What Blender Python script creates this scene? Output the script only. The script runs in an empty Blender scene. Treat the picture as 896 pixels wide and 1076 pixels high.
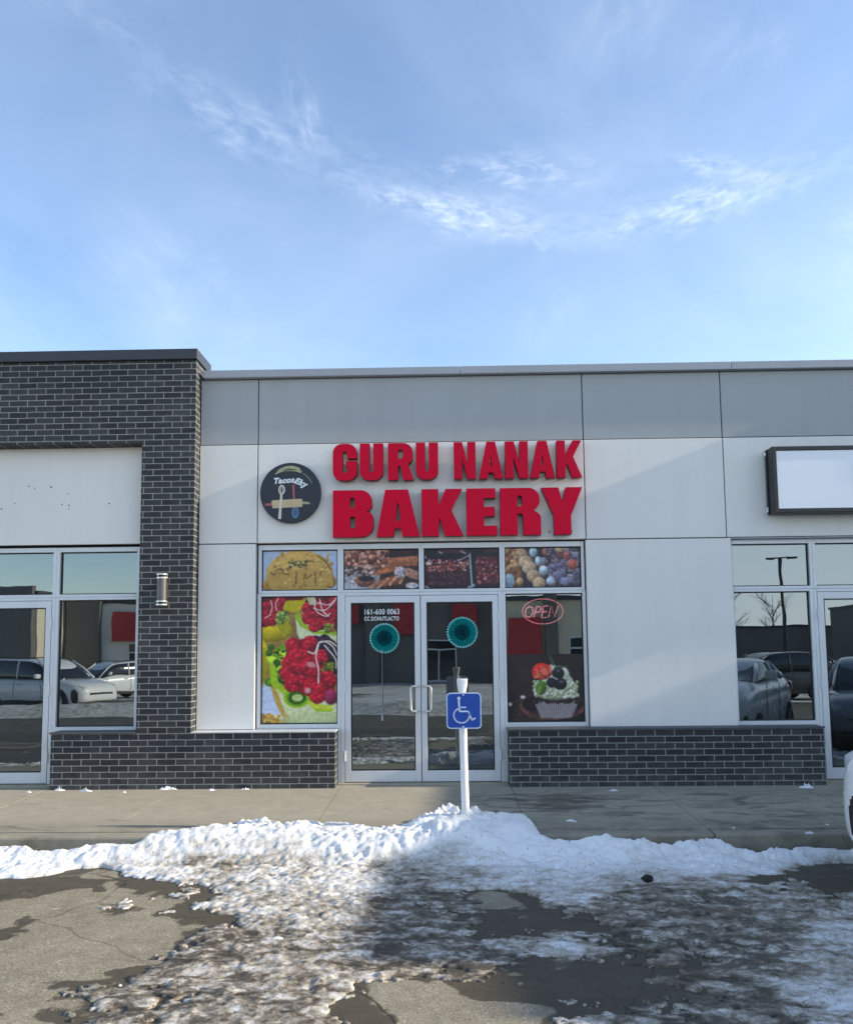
import bpy, bmesh, math, random
import numpy as np
from math import sin, cos, pi, radians, tan, atan2, sqrt
from mathutils import Vector, Matrix

random.seed(7)
scene = bpy.context.scene
COL = scene.collection

# ------------------------------------------------------------------ camera
F_PX, W_PX, H_PX, CX, CY = 890.0, 896.0, 1076.0, 448.0, 597.5
CAM_D, CAM_H = 9.3, 1.675
cam_data = bpy.data.cameras.new('camera')
cam = bpy.data.objects.new('camera', cam_data)
COL.objects.link(cam)
CAM_R = (Matrix.Rotation(radians(1.25), 3, 'Z') @ Matrix.Rotation(pi/2 + radians(5.31), 3, 'X')
         @ Matrix.Rotation(radians(-0.58), 3, 'Z'))
cam.matrix_world = Matrix.Translation((0, -CAM_D, CAM_H)) @ CAM_R.to_4x4()
cam_data.sensor_fit = 'VERTICAL'
cam_data.sensor_height = 24.0
cam_data.lens = F_PX / H_PX * 24.0
cam_data.shift_y = (CY - H_PX/2) / H_PX
cam_data.clip_start = 0.05
cam_data.clip_end = 3000
scene.camera = cam

# ------------------------------------------------------------------ light
SUN_EL = radians(21.5)
SUN_DELTA = radians(2.5)            # how far the sun stands in front of the facade plane
to_sun = Vector((cos(SUN_EL)*cos(SUN_DELTA), -cos(SUN_EL)*sin(SUN_DELTA), sin(SUN_EL)))
sun_data = bpy.data.lights.new('sun', 'SUN')
sun_data.energy = 3.5
sun_data.angle = radians(0.53)
sun_data.color = (1.0, 0.88, 0.70)
sun = bpy.data.objects.new('sun', sun_data)
COL.objects.link(sun)
sun.rotation_euler = to_sun.to_track_quat('Z', 'Y').to_euler()

world = bpy.data.worlds.new("World")
scene.world = world
world.use_nodes = True
scene.view_settings.view_transform = 'Standard'
scene.view_settings.look = 'None'
scene.view_settings.gamma = 1
scene.view_settings.exposure = 1.02
scene.view_settings.use_curve_mapping = False
scene.cycles.max_bounces = 8
scene.cycles.transparent_max_bounces = 12
scene.cycles.sample_clamp_indirect = 6


class NT:
    """small wrapper to write node trees briefly"""
    def __init__(self, tree):
        self.t = tree
    def n(self, kind, inputs=None, **props):
        nd = self.t.nodes.new(kind)
        for k, v in props.items():
            setattr(nd, k, v)
        for k, v in (inputs or {}).items():
            self.set(nd, k, v)
        return nd
    def set(self, nd, k, v):
        s = nd.inputs[k]
        if isinstance(v, bpy.types.NodeSocket):
            self.t.links.new(v, s)
        elif isinstance(v, bpy.types.Node):
            self.t.links.new(v.outputs[0], s)
        else:
            s.default_value = v
    def math(self, op, a, b=None, c=None, clamp=False):
        nd = self.n('ShaderNodeMath', operation=op)
        nd.use_clamp = clamp
        for i, v in enumerate((a, b, c)):
            if v is not None:
                self.set(nd, i, v)
        return nd.outputs[0]
    def mix(self, fac, a, b, blend='MIX'):
        nd = self.n('ShaderNodeMix', data_type='RGBA', blend_type=blend)
        self.set(nd, 0, fac)
        self.set(nd, 6, a)
        self.set(nd, 7, b)
        return nd.outputs[2]
    def ramp(self, fac, stops):
        nd = self.n('ShaderNodeValToRGB')
        e = nd.color_ramp.elements
        while len(e) < len(stops):
            e.new(0.5)
        for el, (p, c) in zip(e, stops):
            el.position = p
            el.color = c if isinstance(c, (tuple, list)) else (c, c, c, 1)
        self.set(nd, 0, fac)
        return nd.outputs[0]
    def noise(self, vec, scale, detail=4, rough=0.55, dist=0.0):
        return self.n('ShaderNodeTexNoise', {'Vector': vec, 'Scale': scale, 'Detail': detail,
                                             'Roughness': rough, 'Distortion': dist}).outputs[0]


def build_world():
    N = NT(world.node_tree)
    for nd in list(N.t.nodes):
        N.t.nodes.remove(nd)
    sky = N.n('ShaderNodeTexSky', sky_type='NISHITA')
    sky.sun_disc = False
    sky.sun_elevation = SUN_EL
    sky.sun_rotation = atan2(to_sun.x, to_sun.y)
    sky.altitude = 300
    sky.air_density = 1.0
    sky.dust_density = 0.10
    sky.ozone_density = 3.0
    tc = N.n('ShaderNodeTexCoord').outputs['Generated']
    sep = N.n('ShaderNodeSeparateXYZ', {0: tc})
    az = N.math('ARCTAN2', sep.outputs[0], sep.outputs[1])
    el = N.math('ARCSINE', sep.outputs[2])
    ae = N.n('ShaderNodeCombineXYZ', {0: az, 1: el, 2: 0.0}).outputs[0]

    def streak(a0, e0, a1, e1, width, sharp, sc, stretch, thr, amount):
        # a cirrus streak: distance to a slanted line, broken up by stretched noise
        ang = atan2(e1-e0, a1-a0)
        L = sqrt((a1-a0)**2 + (e1-e0)**2)
        mp = N.n('ShaderNodeMapping', {'Vector': ae, 'Location': (-(a0+a1)/2, -(e0+e1)/2, 0)})
        rt = N.n('ShaderNodeMapping', {'Vector': mp.outputs[0], 'Rotation': (0, 0, -ang)})
        warp = N.n('ShaderNodeTexNoise', {'Vector': rt.outputs[0], 'Scale': sc*0.35, 'Detail': 3})
        s2 = N.n('ShaderNodeSeparateXYZ', {0: rt.outputs[0]})
        v = N.math('ADD', s2.outputs[1], N.math('MULTIPLY', N.math('SUBTRACT', warp.outputs[0], 0.5), width*3.4))
        dv = N.math('DIVIDE', v, width)
        du = N.math('DIVIDE', s2.outputs[0], L/2)
        ev = N.math('EXPONENT', N.math('MULTIPLY', N.math('MULTIPLY', dv, dv), -1.1))
        eu = N.math('EXPONENT', N.math('MULTIPLY', N.math('MULTIPLY', du, du), -1.5))
        g = N.math('MULTIPLY', ev, eu)
        st = N.n('ShaderNodeMapping', {'Vector': rt.outputs[0], 'Scale': (1.0, stretch, 1), 'Rotation': (0, 0, 0.25)})
        nz = N.noise(st.outputs[0], sc, 7, 0.62, 0.6)
        nz = N.math('MULTIPLY_ADD', nz, 1/(1-thr)*1.3, -thr/(1-thr)*1.3, clamp=True)
        wisp = N.noise(N.n('ShaderNodeMapping', {'Vector': rt.outputs[0], 'Rotation': (0, 0, -0.5), 'Scale': (1, 4.0, 1)}).outputs[0], sc*1.6, 6, 0.65, 0.8)
        nz = N.math('MULTIPLY', nz, N.math('MULTIPLY_ADD', wisp, 1.6, -0.1, clamp=True))
        return N.math('MULTIPLY', N.math('MULTIPLY', g, nz), amount*1.15)

    parts = [
        streak(-0.125, 0.520, 0.150, 0.462, 0.015, 1.4, 34, 2.4, 0.36, 1.0),
        streak(-0.02, 0.535, 0.20, 0.520, 0.016, 1.4, 30, 2.6, 0.44, 0.75),
        streak(0.17, 0.455, 0.42, 0.487, 0.015, 1.4, 34, 2.6, 0.38, 0.95),
        streak(0.27, 0.520, 0.36, 0.500, 0.009, 1.4, 40, 2.6, 0.38, 0.7),
        streak(-0.36, 0.590, -0.14, 0.535, 0.018, 1.4, 22, 2.2, 0.40, 0.55),
        streak(-0.150, 0.535, -0.185, 0.625, 0.014, 1.4, 24, 2.0, 0.38, 0.5),
        streak(0.44, 0.425, 0.60, 0.38, 0.040, 1.4, 14, 2.0, 0.34, 0.75),
        streak(-0.40, 0.47, -0.22, 0.33, 0.040, 1.4, 9, 1.4, 0.40, 0.35),
        streak(0.16, 0.60, 0.30, 0.74, 0.040, 1.4, 10, 1.6, 0.40, 0.30),
        streak(0.10, 0.32, 0.17, 0.46, 0.026, 1.4, 10, 1.4, 0.40, 0.25),
        streak(0.30, 0.58, 0.46, 0.66, 0.026, 1.4, 12, 1.6, 0.40, 0.25),
        streak(-0.50, 0.655, 0.10, 0.485, 0.016, 1.4, 24, 3.0, 0.40, 0.28),
        streak(0.02, 0.468, 0.62, 0.500, 0.014, 1.4, 26, 3.0, 0.40, 0.30),
        streak(-0.60, 0.78, -0.34, 0.64, 0.045, 1.4, 9, 1.6, 0.40, 0.25),
    ]
    tot = parts[0]
    for p in parts[1:]:
        tot = N.math('ADD', tot, p)
    # broad thin veil everywhere, with patches
    vs = N.n('ShaderNodeMapping', {'Vector': tc, 'Scale': (1.0, 1.0, 2.0), 'Rotation': (0, 0.5, 0.4)})
    veil = N.noise(vs.outputs[0], 2.2, 5, 0.55, 0.8)
    veil = N.math('MULTIPLY_ADD', veil, 1.5, -0.55, clamp=True)
    low = N.math('SUBTRACT', 1.0, N.math('MULTIPLY', el, 1.25), clamp=True)
    veil = N.math('MULTIPLY', veil, N.math('MULTIPLY_ADD', low, 0.06, 0.18))
    sidew = N.math('MULTIPLY_ADD', az, 0.30, 0.0, clamp=True)
    tot = N.math('ADD', N.math('MULTIPLY', tot, 0.62), N.math('ADD', veil, N.math('MULTIPLY', sidew, low)), clamp=True)
    tot = N.math('MULTIPLY', tot, N.math('GREATER_THAN', el, 0.0))
    tot = N.math('MINIMUM', tot, 0.85)
    warm = N.mix(1.0, sky.outputs[0], (1.16, 1.05, 0.985, 1), 'MULTIPLY')
    cloud = N.mix(tot, warm, (5.4, 5.8, 6.3, 1))
    bg = N.n('ShaderNodeBackground', {'Color': cloud, 'Strength': 0.15})
    out = N.n('ShaderNodeOutputWorld', {'Surface': bg.outputs[0]})

build_world()

# ------------------------------------------------------------------ materials
def mat_new(name):
    m = bpy.data.materials.new(name)
    m.use_nodes = True
    N = NT(m.node_tree)
    for nd in list(N.t.nodes):
        N.t.nodes.remove(nd)
    out = N.n('ShaderNodeOutputMaterial')
    return m, N, out

def principled(N, out, **kw):
    b = N.n('ShaderNodeBsdfPrincipled')
    for k, v in kw.items():
        N.set(b, k.replace('_', ' '), v)
    N.t.links.new(b.outputs[0], out.inputs[0])
    return b

def rgb(r, g, b):
    return (r, g, b, 1)

def srgb(r, g, b):
    f = lambda c: c/255/12.92 if c/255 <= 0.04045 else ((c/255+0.055)/1.055)**2.4
    return (f(r), f(g), f(b), 1)

def world_pos(N):
    return N.n('ShaderNodeNewGeometry').outputs['Position']

def obj_pos(N):
    return N.n('ShaderNodeTexCoord').outputs['Object']

def simple(name, col, rough=0.5, metal=0.0, var=0.06, scale=6.0, spec=0.5, bump=0.0, coat=0.0):
    m, N, out = mat_new(name)
    p = obj_pos(N)
    nz = N.noise(p, scale, 5)
    c = N.mix(N.math('MULTIPLY_ADD', nz, 1.6, -0.3, clamp=True),
              tuple(v*(1-var*1.5) for v in col[:3]) + (1,), tuple(min(1, v*(1+var)) for v in col[:3]) + (1,))
    b = principled(N, out, Base_Color=c, Metallic=metal, Specular_IOR_Level=spec, Coat_Weight=coat)
    N.set(b, 'Roughness', N.math('MULTIPLY_ADD', N.noise(p, scale*3, 3), 0.15, rough-0.075, clamp=True))
    if bump:
        bn = N.n('ShaderNodeBump', {'Height': N.noise(p, scale*8, 4), 'Strength': bump, 'Distance': 0.01})
        N.set(b, 'Normal', bn.outputs[0])
    return m

def stucco(name, col, streak):
    m, N, out = mat_new(name)
    p = world_pos(N)
    big = N.noise(p, 0.9, 5, 0.6)
    st = N.n('ShaderNodeMapping', {'Vector': p, 'Scale': (3.0, 3.0, 0.35)})
    drip = N.noise(st.outputs[0], 1.6, 5, 0.6)
    fine = N.noise(p, 55, 4, 0.6)
    c = N.mix(N.math('MULTIPLY_ADD', big, 1.8, -0.4, clamp=True), tuple(v*0.92 for v in col[:3])+(1,), col)
    c = N.mix(N.math('MULTIPLY', N.math('MULTIPLY_ADD', drip, 3.0, -1.35, clamp=True), streak), c,
              tuple(v*0.78 for v in col[:3])+(1,))
    c = N.mix(N.math('MULTIPLY', fine, 0.18), c, tuple(v*0.75 for v in col[:3])+(1,))
    b = principled(N, out, Base_Color=c, Roughness=0.85, Specular_IOR_Level=0.25)
    h = N.math('ADD', N.math('MULTIPLY', fine, 0.6), N.math('MULTIPLY', N.noise(p, 4.0, 3), 0.8))
    bn = N.n('ShaderNodeBump', {'Height': h, 'Strength': 0.25, 'Distance': 0.006})
    N.set(b, 'Normal', bn.outputs[0])
    return m

def brick(name):
    m, N, out = mat_new(name)
    p = world_pos(N)
    s = N.n('ShaderNodeSeparateXYZ', {0: p})
    nz_ = N.math('ABSOLUTE', N.n('ShaderNodeSeparateXYZ', {0: N.n('ShaderNodeNewGeometry').outputs['True Normal']}).outputs[2])
    u = N.math('ADD', s.outputs[0], N.math('MULTIPLY', s.outputs[1], N.math('SUBTRACT', 1.0, nz_)))
    jit = N.math('MULTIPLY_ADD', N.noise(p, 9, 3), 0.008, -0.004)
    v = N.n('ShaderNodeCombineXYZ', {0: N.math('ADD', u, 40.06), 1: N.math('ADD', N.math('ADD', s.outputs[2], 0.0155), jit), 2: 0.0})
    bt = N.n('ShaderNodeTexBrick', {'Vector': v.outputs[0], 'Color1': rgb(0.0, 0, 0), 'Color2': rgb(1, 1, 1),
                                    'Mortar': rgb(0.5, 0.5, 0.5), 'Scale': 1.0, 'Mortar Size': 0.0050, 'Mortar Smooth': 0.15,
                                    'Bias': 0.0, 'Brick Width': 0.2032, 'Row Height': 0.0667})
    bt.offset = 0.5
    tone = N.ramp(bt.outputs[0], [(0.0, srgb(45, 47, 50)), (0.5, srgb(56, 58, 60)), (1.0, srgb(68, 69, 70))])
    fine = N.noise(p, 60, 4, 0.65)
    tone = N.mix(N.math('MULTIPLY', fine, 0.45), tone, srgb(34, 36, 40))
    mort = N.mix(N.noise(p, 12, 4), srgb(122, 122, 119), srgb(168, 167, 160))
    c = N.mix(bt.outputs[1], tone, mort)
    # a little salt bloom
    splash = N.math('MULTIPLY', N.math('MULTIPLY_ADD', s.outputs[2], -2.6, 1.25, clamp=True), N.math('MULTIPLY_ADD', N.noise(p, 9, 5, 0.7), 3.0, -1.1, clamp=True))
    bloom = N.math('ADD', N.math('MULTIPLY_ADD', N.noise(p, 2.3, 6, 0.65), 4.5, -2.5, clamp=True), N.math('MULTIPLY', splash, 2.2))
    c = N.mix(N.math('MULTIPLY', bloom, 0.10), c, srgb(170, 170, 168))
    b = principled(N, out, Base_Color=c, Roughness=0.72, Specular_IOR_Level=0.35)
    h = N.math('ADD', N.math('MULTIPLY', N.math('SUBTRACT', 1.0, bt.outputs[1]), 1.0), N.math('MULTIPLY', fine, 0.35))
    bn = N.n('ShaderNodeBump', {'Height': h, 'Strength': 0.7, 'Distance': 0.006})
    N.set(b, 'Normal', bn.outputs[0])
    return m

def glass(name, refl=0.19, tint=(0.30, 0.36, 0.35)):
    m, N, out = mat_new(name)
    p = world_pos(N)
    tr = N.n('ShaderNodeBsdfTransparent', {'Color': tint + (1,)})
    wav = N.n('ShaderNodeBump', {'Height': N.noise(p, 1.3, 2, 0.4), 'Strength': 0.06, 'Distance': 0.02})
    gl = N.n('ShaderNodeBsdfGlossy', {'Color': (0.86, 0.96, 1.0, 1), 'Roughness': 0.004, 'Normal': wav.outputs[0]})
    fr = N.n('ShaderNodeFresnel', {'IOR': 1.5})
    grime = N.math('MULTIPLY_ADD', N.noise(p, 3.0, 5), 0.05, -0.01, clamp=True)
    df = N.n('ShaderNodeBsdfDiffuse', {'Color': (0.5, 0.52, 0.52, 1)})
    mx = N.n('ShaderNodeMixShader', {0: N.math('ADD', N.math('MULTIPLY', fr.outputs[0], 1.0), refl, clamp=True),
                                     1: tr.outputs[0], 2: gl.outputs[0]})
    mx2 = N.n('ShaderNodeMixShader', {0: grime, 1: mx.outputs[0], 2: df.outputs[0]})
    N.t.links.new(mx2.outputs[0], out.inputs[0])
    return m

def concrete(name):
    m, N, out = mat_new(name)
    p = world_pos(N)
    big = N.noise(p, 0.7, 6, 0.6)
    mid = N.noise(p, 5.0, 6, 0.65)
    fine = N.noise(p, 60, 4, 0.7)
    stm = N.n('ShaderNodeMapping', {'Vector': p, 'Scale': (0.9, 1.9, 1)})
    smear = N.noise(stm.outputs[0], 2.2, 8, 0.72, 0.7)
    c = N.mix(N.math('MULTIPLY_ADD', mid, 1.8, -0.4, clamp=True), srgb(158, 151, 133), srgb(184, 176, 156))
    c = N.mix(N.math('MULTIPLY_ADD', fine, 1.6, -0.55, clamp=True), c, srgb(132, 126, 112))
    # melt water stains, denser by the middle and right of the walk
    s = N.n('ShaderNodeSeparateXYZ', {0: p})
    right = N.math('MULTIPLY_ADD', s.outputs[0], 0.22, 0.30, clamp=True)
    wet = N.math('MULTIPLY_ADD', smear, 7.0, N.math('MULTIPLY_ADD', right, 0.75, -4.05), clamp=True)
    dx_ = N.math('MULTIPLY_ADD', s.outputs[0], 1.0, -1.05); dy_ = N.math('MULTIPLY_ADD', s.outputs[1], 1.6, 1.5)
    puddle = N.math('SUBTRACT', 1.0, N.math('ADD', N.math('MULTIPLY', dx_, dx_), N.math('MULTIPLY', dy_, dy_)), clamp=True)
    wet = N.math('MAXIMUM', wet, N.math('MULTIPLY_ADD', smear, 9.0, N.math('MULTIPLY_ADD', puddle, 2.0, -5.6), clamp=True))
    # kept away from the strip beside the wall
    away = N.math('MULTIPLY_ADD', s.outputs[1], -2.2, -0.5, clamp=True)
    wet = N.math('MULTIPLY', wet, away)
    c = N.mix(N.math('MULTIPLY', wet, 0.80), c, srgb(80, 76, 69))
    salt = N.math('MULTIPLY_ADD', N.noise(stm.outputs[0], 5.5, 6, 0.7), 6.0, -3.9, clamp=True)
    c = N.mix(N.math('MULTIPLY', salt, 0.35), c, srgb(205, 203, 198))
    cr = N.n('ShaderNodeTexVoronoi', {'Vector': N.mix(0.18, N.n('ShaderNodeMapping', {'Vector': p, 'Scale': (0.5, 0.8, 0.2)}).outputs[0], N.n('ShaderNodeTexNoise', {'Vector': p, 'Scale': 2.0, 'Detail': 6}).outputs['Color']), 'Scale': 0.9}, feature='DISTANCE_TO_EDGE')
    hair = N.math('MULTIPLY', N.math('LESS_THAN', cr.outputs['Distance'], 0.004), N.math('MULTIPLY_ADD', N.noise(p, 0.9, 3), 6.0, -2.7, clamp=True))
    c = N.mix(N.math('MULTIPLY', hair, 0.25), c, srgb(70, 66, 58))
    grime = N.math('MULTIPLY', N.math('MULTIPLY_ADD', s.outputs[1], -3.0, -4.6, clamp=True), N.math('MULTIPLY_ADD', mid, 3.0, -1.0, clamp=True))
    c = N.mix(N.math('MULTIPLY', grime, 0.6), c, srgb(104, 98, 86))
    b = principled(N, out, Base_Color=c, Specular_IOR_Level=0.3)
    N.set(b, 'Roughness', N.math('MULTIPLY_ADD', wet, -0.3, 0.85))
    h = N.math('ADD', fine, N.math('MULTIPLY', mid, 1.2))
    bn = N.n('ShaderNodeBump', {'Height': h, 'Strength': 0.35, 'Distance': 0.006})
    N.set(b, 'Normal', bn.outputs[0])
    return m

def asphalt(name):
    m, N, out = mat_new(name)
    p = world_pos(N)
    wet = N.n('ShaderNodeAttribute', attribute_name='wet').outputs['Fac']
    big = N.noise(p, 0.6, 6, 0.6)
    mid = N.noise(p, 5.0, 7, 0.7)
    fine = N.noise(p, 95, 4, 0.75)
    sm = N.n('ShaderNodeMapping', {'Vector': p, 'Scale': (0.7, 3.0, 1), 'Rotation': (0, 0, -0.6)})
    smear = N.noise(sm.outputs[0], 3.5, 8, 0.72, 0.8)
    c = N.mix(N.math('MULTIPLY_ADD', mid, 2.6, -0.8, clamp=True), srgb(146, 137, 116), srgb(182, 172, 148))
    c = N.mix(N.math('MULTIPLY_ADD', fine, 3.4, -1.35, clamp=True), c, srgb(104, 97, 83))
    c = N.mix(N.math('MULTIPLY', N.math('MULTIPLY_ADD', smear, 7.0, -4.2, clamp=True), 0.75), c, srgb(84, 77, 64))
    c = N.mix(N.math('MULTIPLY', N.math('MULTIPLY_ADD', big, 4.0, -2.0, clamp=True), 0.4), c, srgb(186, 177, 156))
    grit = N.n('ShaderNodeTexVoronoi', {'Vector': p, 'Scale': 48.0})
    gsel = N.math('LESS_THAN', N.n('ShaderNodeSeparateColor', {0: grit.outputs['Color']}).outputs[0], 0.16)
    c = N.mix(N.math('MULTIPLY', N.math('MULTIPLY', N.math('LESS_THAN', grit.outputs['Distance'], 0.28), gsel), 0.6), c, srgb(206, 200, 184))
    c = N.mix(N.math('MULTIPLY', N.math('MULTIPLY', N.math('LESS_THAN', grit.outputs['Distance'], 0.24), N.math('SUBTRACT', 1.0, gsel)), 0.25), c, srgb(70, 65, 56))
    # dried salt scuffs
    sc = N.n('ShaderNodeMapping', {'Vector': p, 'Scale': (1.2, 6.5, 1), 'Rotation': (0, 0, 0.5)})
    scuff = N.math('MULTIPLY_ADD', N.noise(sc.outputs[0], 2.6, 6, 0.6), 14.0, -9.4, clamp=True)
    c = N.mix(N.math('MULTIPLY', scuff, 0.6), c, srgb(212, 207, 194))
    wf = N.math('MULTIPLY_ADD', mid, 0.9, N.math('SUBTRACT', wet, 0.45), clamp=True)
    wf = N.ramp(wf, [(0.34, 0.0), (0.44, 1.0)])
    c = N.mix(N.math('MULTIPLY', wf, 0.88), c, N.mix(smear, srgb(50, 45, 36), srgb(90, 83, 69)))
    vor = N.n('ShaderNodeTexVoronoi', {'Vector': N.mix(0.22, p, N.n('ShaderNodeTexNoise', {'Vector': p, 'Scale': 1.7, 'Detail': 6}).outputs['Color']), 'Scale': 0.9}, feature='DISTANCE_TO_EDGE')
    crack = N.math('MULTIPLY', N.math('LESS_THAN', vor.outputs[0], 0.006), N.math('MULTIPLY_ADD', N.noise(p, 1.1, 3), 5.0, -2.2, clamp=True))
    c = N.mix(N.math('MULTIPLY', crack, 0.75), c, srgb(50, 46, 39))
    b = principled(N, out, Base_Color=c, Specular_IOR_Level=0.22)
    N.set(b, 'Roughness', N.math('MULTIPLY_ADD', wf, N.math('MULTIPLY_ADD', mid, -0.5, -0.05), 0.9, clamp=True))
    h = N.math('ADD', N.math('MULTIPLY', fine, N.math('MULTIPLY_ADD', wf, -0.5, 1.0)), N.math('MULTIPLY', mid, 1.6))
    bn = N.n('ShaderNodeBump', {'Height': h, 'Strength': 0.6, 'Distance': 0.010})
    N.set(b, 'Normal', bn.outputs[0])
    return m

def snow_mat(name):
    m, N, out = mat_new(name)
    p = world_pos(N)
    dirt = N.n('ShaderNodeAttribute', attribute_name='dirt').outputs['Fac']
    stv = N.n('ShaderNodeMapping', {'Vector': p, 'Scale': (0.9, 1.35, 1.0), 'Rotation': (0, 0, 0.35)})
    n1 = N.noise(stv.outputs[0], 6.0, 8, 0.74, 0.5)
    n2 = N.noise(p, 24.0, 6, 0.72, 0.3)
    n3 = N.noise(p, 2.2, 4, 0.6)
    k_ = N.math('MULTIPLY_ADD', dirt, 1.5, 0.35)
    d = N.math('ADD', N.math('MULTIPLY', dirt, 1.0), N.math('MULTIPLY', k_, N.math('ADD', N.math('MULTIPLY_ADD', n1, 1.7, -0.90), N.math('MULTIPLY_ADD', n2, 0.65, -0.33))))
    c = N.ramp(d, [(0.12, srgb(240, 240, 238)), (0.36, srgb(216, 213, 206)), (0.60, srgb(172, 163, 148)), (0.82, srgb(112, 103, 88)), (1.0, srgb(74, 67, 56))])
    gv = N.n('ShaderNodeTexVoronoi', {'Vector': p, 'Scale': 42.0})
    gs_ = N.math('LESS_THAN', N.n('ShaderNodeSeparateColor', {0: gv.outputs['Color']}).outputs[0], N.math('MULTIPLY_ADD', dirt, 0.35, 0.02))
    gritm = N.math('MULTIPLY', gs_, N.math('LESS_THAN', gv.outputs['Distance'], 0.26))
    c = N.mix(N.math('MULTIPLY', gritm, 0.7), c, srgb(84, 76, 64))
    warm = N.math('MULTIPLY', N.math('MULTIPLY_ADD', n3, 3.0, -1.5, clamp=True), N.math('MULTIPLY', dirt, 0.5))
    c = N.mix(warm, c, srgb(150, 128, 104))
    b = principled(N, out, Base_Color=c, Specular_IOR_Level=0.45, Subsurface_Weight=0.12, Subsurface_Scale=0.02)
    N.set(b, 'Subsurface Radius', (0.7, 0.9, 1.0))
    N.set(b, 'Roughness', N.math('MULTIPLY_ADD', N.math('MINIMUM', d, 1.0), -0.30, 0.72, clamp=True))
    h = N.math('ADD', N.math('MULTIPLY', n2, 0.8), N.math('MULTIPLY', N.noise(p, 90, 4, 0.7), 0.4))
    bn = N.n('ShaderNodeBump', {'Height': h, 'Strength': 0.6, 'Distance': 0.02})
    N.set(b, 'Normal', bn.outputs[0])
    return m

def print_mat(name):
    m, N, out = mat_new(name)
    a = N.n('ShaderNodeAttribute', attribute_name='print').outputs['Color']
    p = world_pos(N)
    c = N.mix(N.math('MULTIPLY', N.noise(p, 90, 3), 0.03), a, rgb(0.3, 0.3, 0.3))
    principled(N, out, Base_Color=c, Roughness=0.32, Specular_IOR_Level=0.45)
    return m

def emit(name, col, strength):
    m, N, out = mat_new(name)
    p = obj_pos(N)
    s = N.math('MULTIPLY_ADD', N.noise(p, 20, 2), 0.3*strength, strength*0.85)
    b = principled(N, out, Base_Color=col, Roughness=0.3)
    N.set(b, 'Emission Color', col)
    N.set(b, 'Emission Strength', s)
    return m

M = {}
M['white_stucco'] = stucco('pale_stucco', (0.86, 0.84, 0.785, 1), 0.26)
M['grey_stucco'] = stucco('grey_stucco', (0.43, 0.45, 0.45, 1), 0.30)
M['joint'] = simple('joint_sealant', (0.22, 0.23, 0.24, 1), 0.8)
M['brick'] = brick('charcoal_brick')
M['alu'] = simple('anodised_aluminium', (0.68, 0.70, 0.715, 1), 0.42, 0.25, 0.04, 3.0)
M['alu_bright'] = simple('bright_flashing', (0.72, 0.73, 0.74, 1), 0.40, 0.3, 0.06, 4.0)
M['coping_grey'] = simple('grey_coping_metal', (0.35, 0.37, 0.40, 1), 0.5, 0.1, 0.05, 2.0)
M['coping_dark'] = simple('charcoal_coping_metal', (0.040, 0.044, 0.052, 1), 0.45, 0.1, 0.1, 2.0)
M['sill_dark'] = simple('charcoal_sill', (0.075, 0.08, 0.09, 1), 0.6, 0.0, 0.12, 5.0)
M['gasket'] = simple('black_gasket', (0.012, 0.012, 0.014, 1), 0.6)
M['glass'] = glass('storefront_glass')
M['room'] = simple('dark_interior', (0.10, 0.10, 0.10, 1), 0.8)
M['room_floor'] = simple('interior_floor', (0.14, 0.13, 0.12, 1), 0.5)
M['concrete'] = concrete('sidewalk_concrete')
M['asphalt'] = asphalt('lot_paving')
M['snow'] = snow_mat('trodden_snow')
M['red_face'] = simple('red_acrylic', (0.60, 0.0012, 0.030, 1), 0.5, 0.0, 0.05, 2.0, 0.12)
M['red_side'] = simple('dark_red_return', (0.20, 0.006, 0.02, 1), 0.45)
M['black_disc'] = simple('black_sign_face', (0.014, 0.018, 0.028, 1), 0.35, 0, 0.1, 4)
M['print'] = print_mat('vinyl_print')
M['white_paint'] = simple('white_paint', (0.80, 0.80, 0.79, 1), 0.45, 0, 0.05, 9)
M['sign_white'] = simple('white_sign_acrylic', (0.84, 0.87, 0.90, 1), 0.16, 0, 0.01, 2)
M['sign_blue'] = simple('blue_sign_sheeting', (0.006, 0.065, 0.37, 1), 0.38, 0, 0.06, 6)
M['sign_pale'] = simple('pale_sign_sheeting', (0.66, 0.74, 0.86, 1), 0.4, 0, 0.04, 6)
M['black_metal'] = simple('black_metal', (0.022, 0.023, 0.026, 1), 0.42, 0.2)
M['bronze'] = simple('dark_bronze_metal', (0.13, 0.125, 0.12, 1), 0.38, 0.6)
M['lamp_ring'] = simple('satin_steel', (0.70, 0.69, 0.66, 1), 0.3, 0.7)
M['teal'] = simple('teal_tissue', (0.016, 0.43, 0.40, 1), 0.7, 0, 0.2, 30, 0.1)
M['teal_edge'] = simple('pale_teal_edge', (0.62, 0.84, 0.82, 1), 0.6)
M['teal_dark'] = simple('dark_teal_core', (0.004, 0.05, 0.07, 1), 0.6, 0, 0.2, 30, 0.2)
M['teal_shaded'] = simple('shaded_teal_tissue', (0.005, 0.15, 0.155, 1), 0.7, 0, 0.2, 30, 0.1)
M['cord'] = simple('white_cord', (0.30, 0.32, 0.31, 1), 0.7)
M['lettering'] = simple('white_vinyl', (0.82, 0.83, 0.83, 1), 0.4)
M['neon'] = emit('neon_tube', (1.0, 0.22, 0.29, 1), 3.4)
M['tan'] = simple('tan_enamel', (0.62, 0.47, 0.27, 1), 0.4)
M['cream'] = simple('cream_enamel', (0.72, 0.68, 0.56, 1), 0.4)
M['pink'] = simple('rose_enamel', (0.45, 0.10, 0.14, 1), 0.4)
M['blue_small'] = simple('blue_enamel', (0.10, 0.24, 0.42, 1), 0.4)
M['olive'] = simple('olive_enamel', (0.42, 0.40, 0.22, 1), 0.4)
M['tyre'] = simple('tyre_rubber', (0.018, 0.018, 0.019, 1), 0.75)
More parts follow.
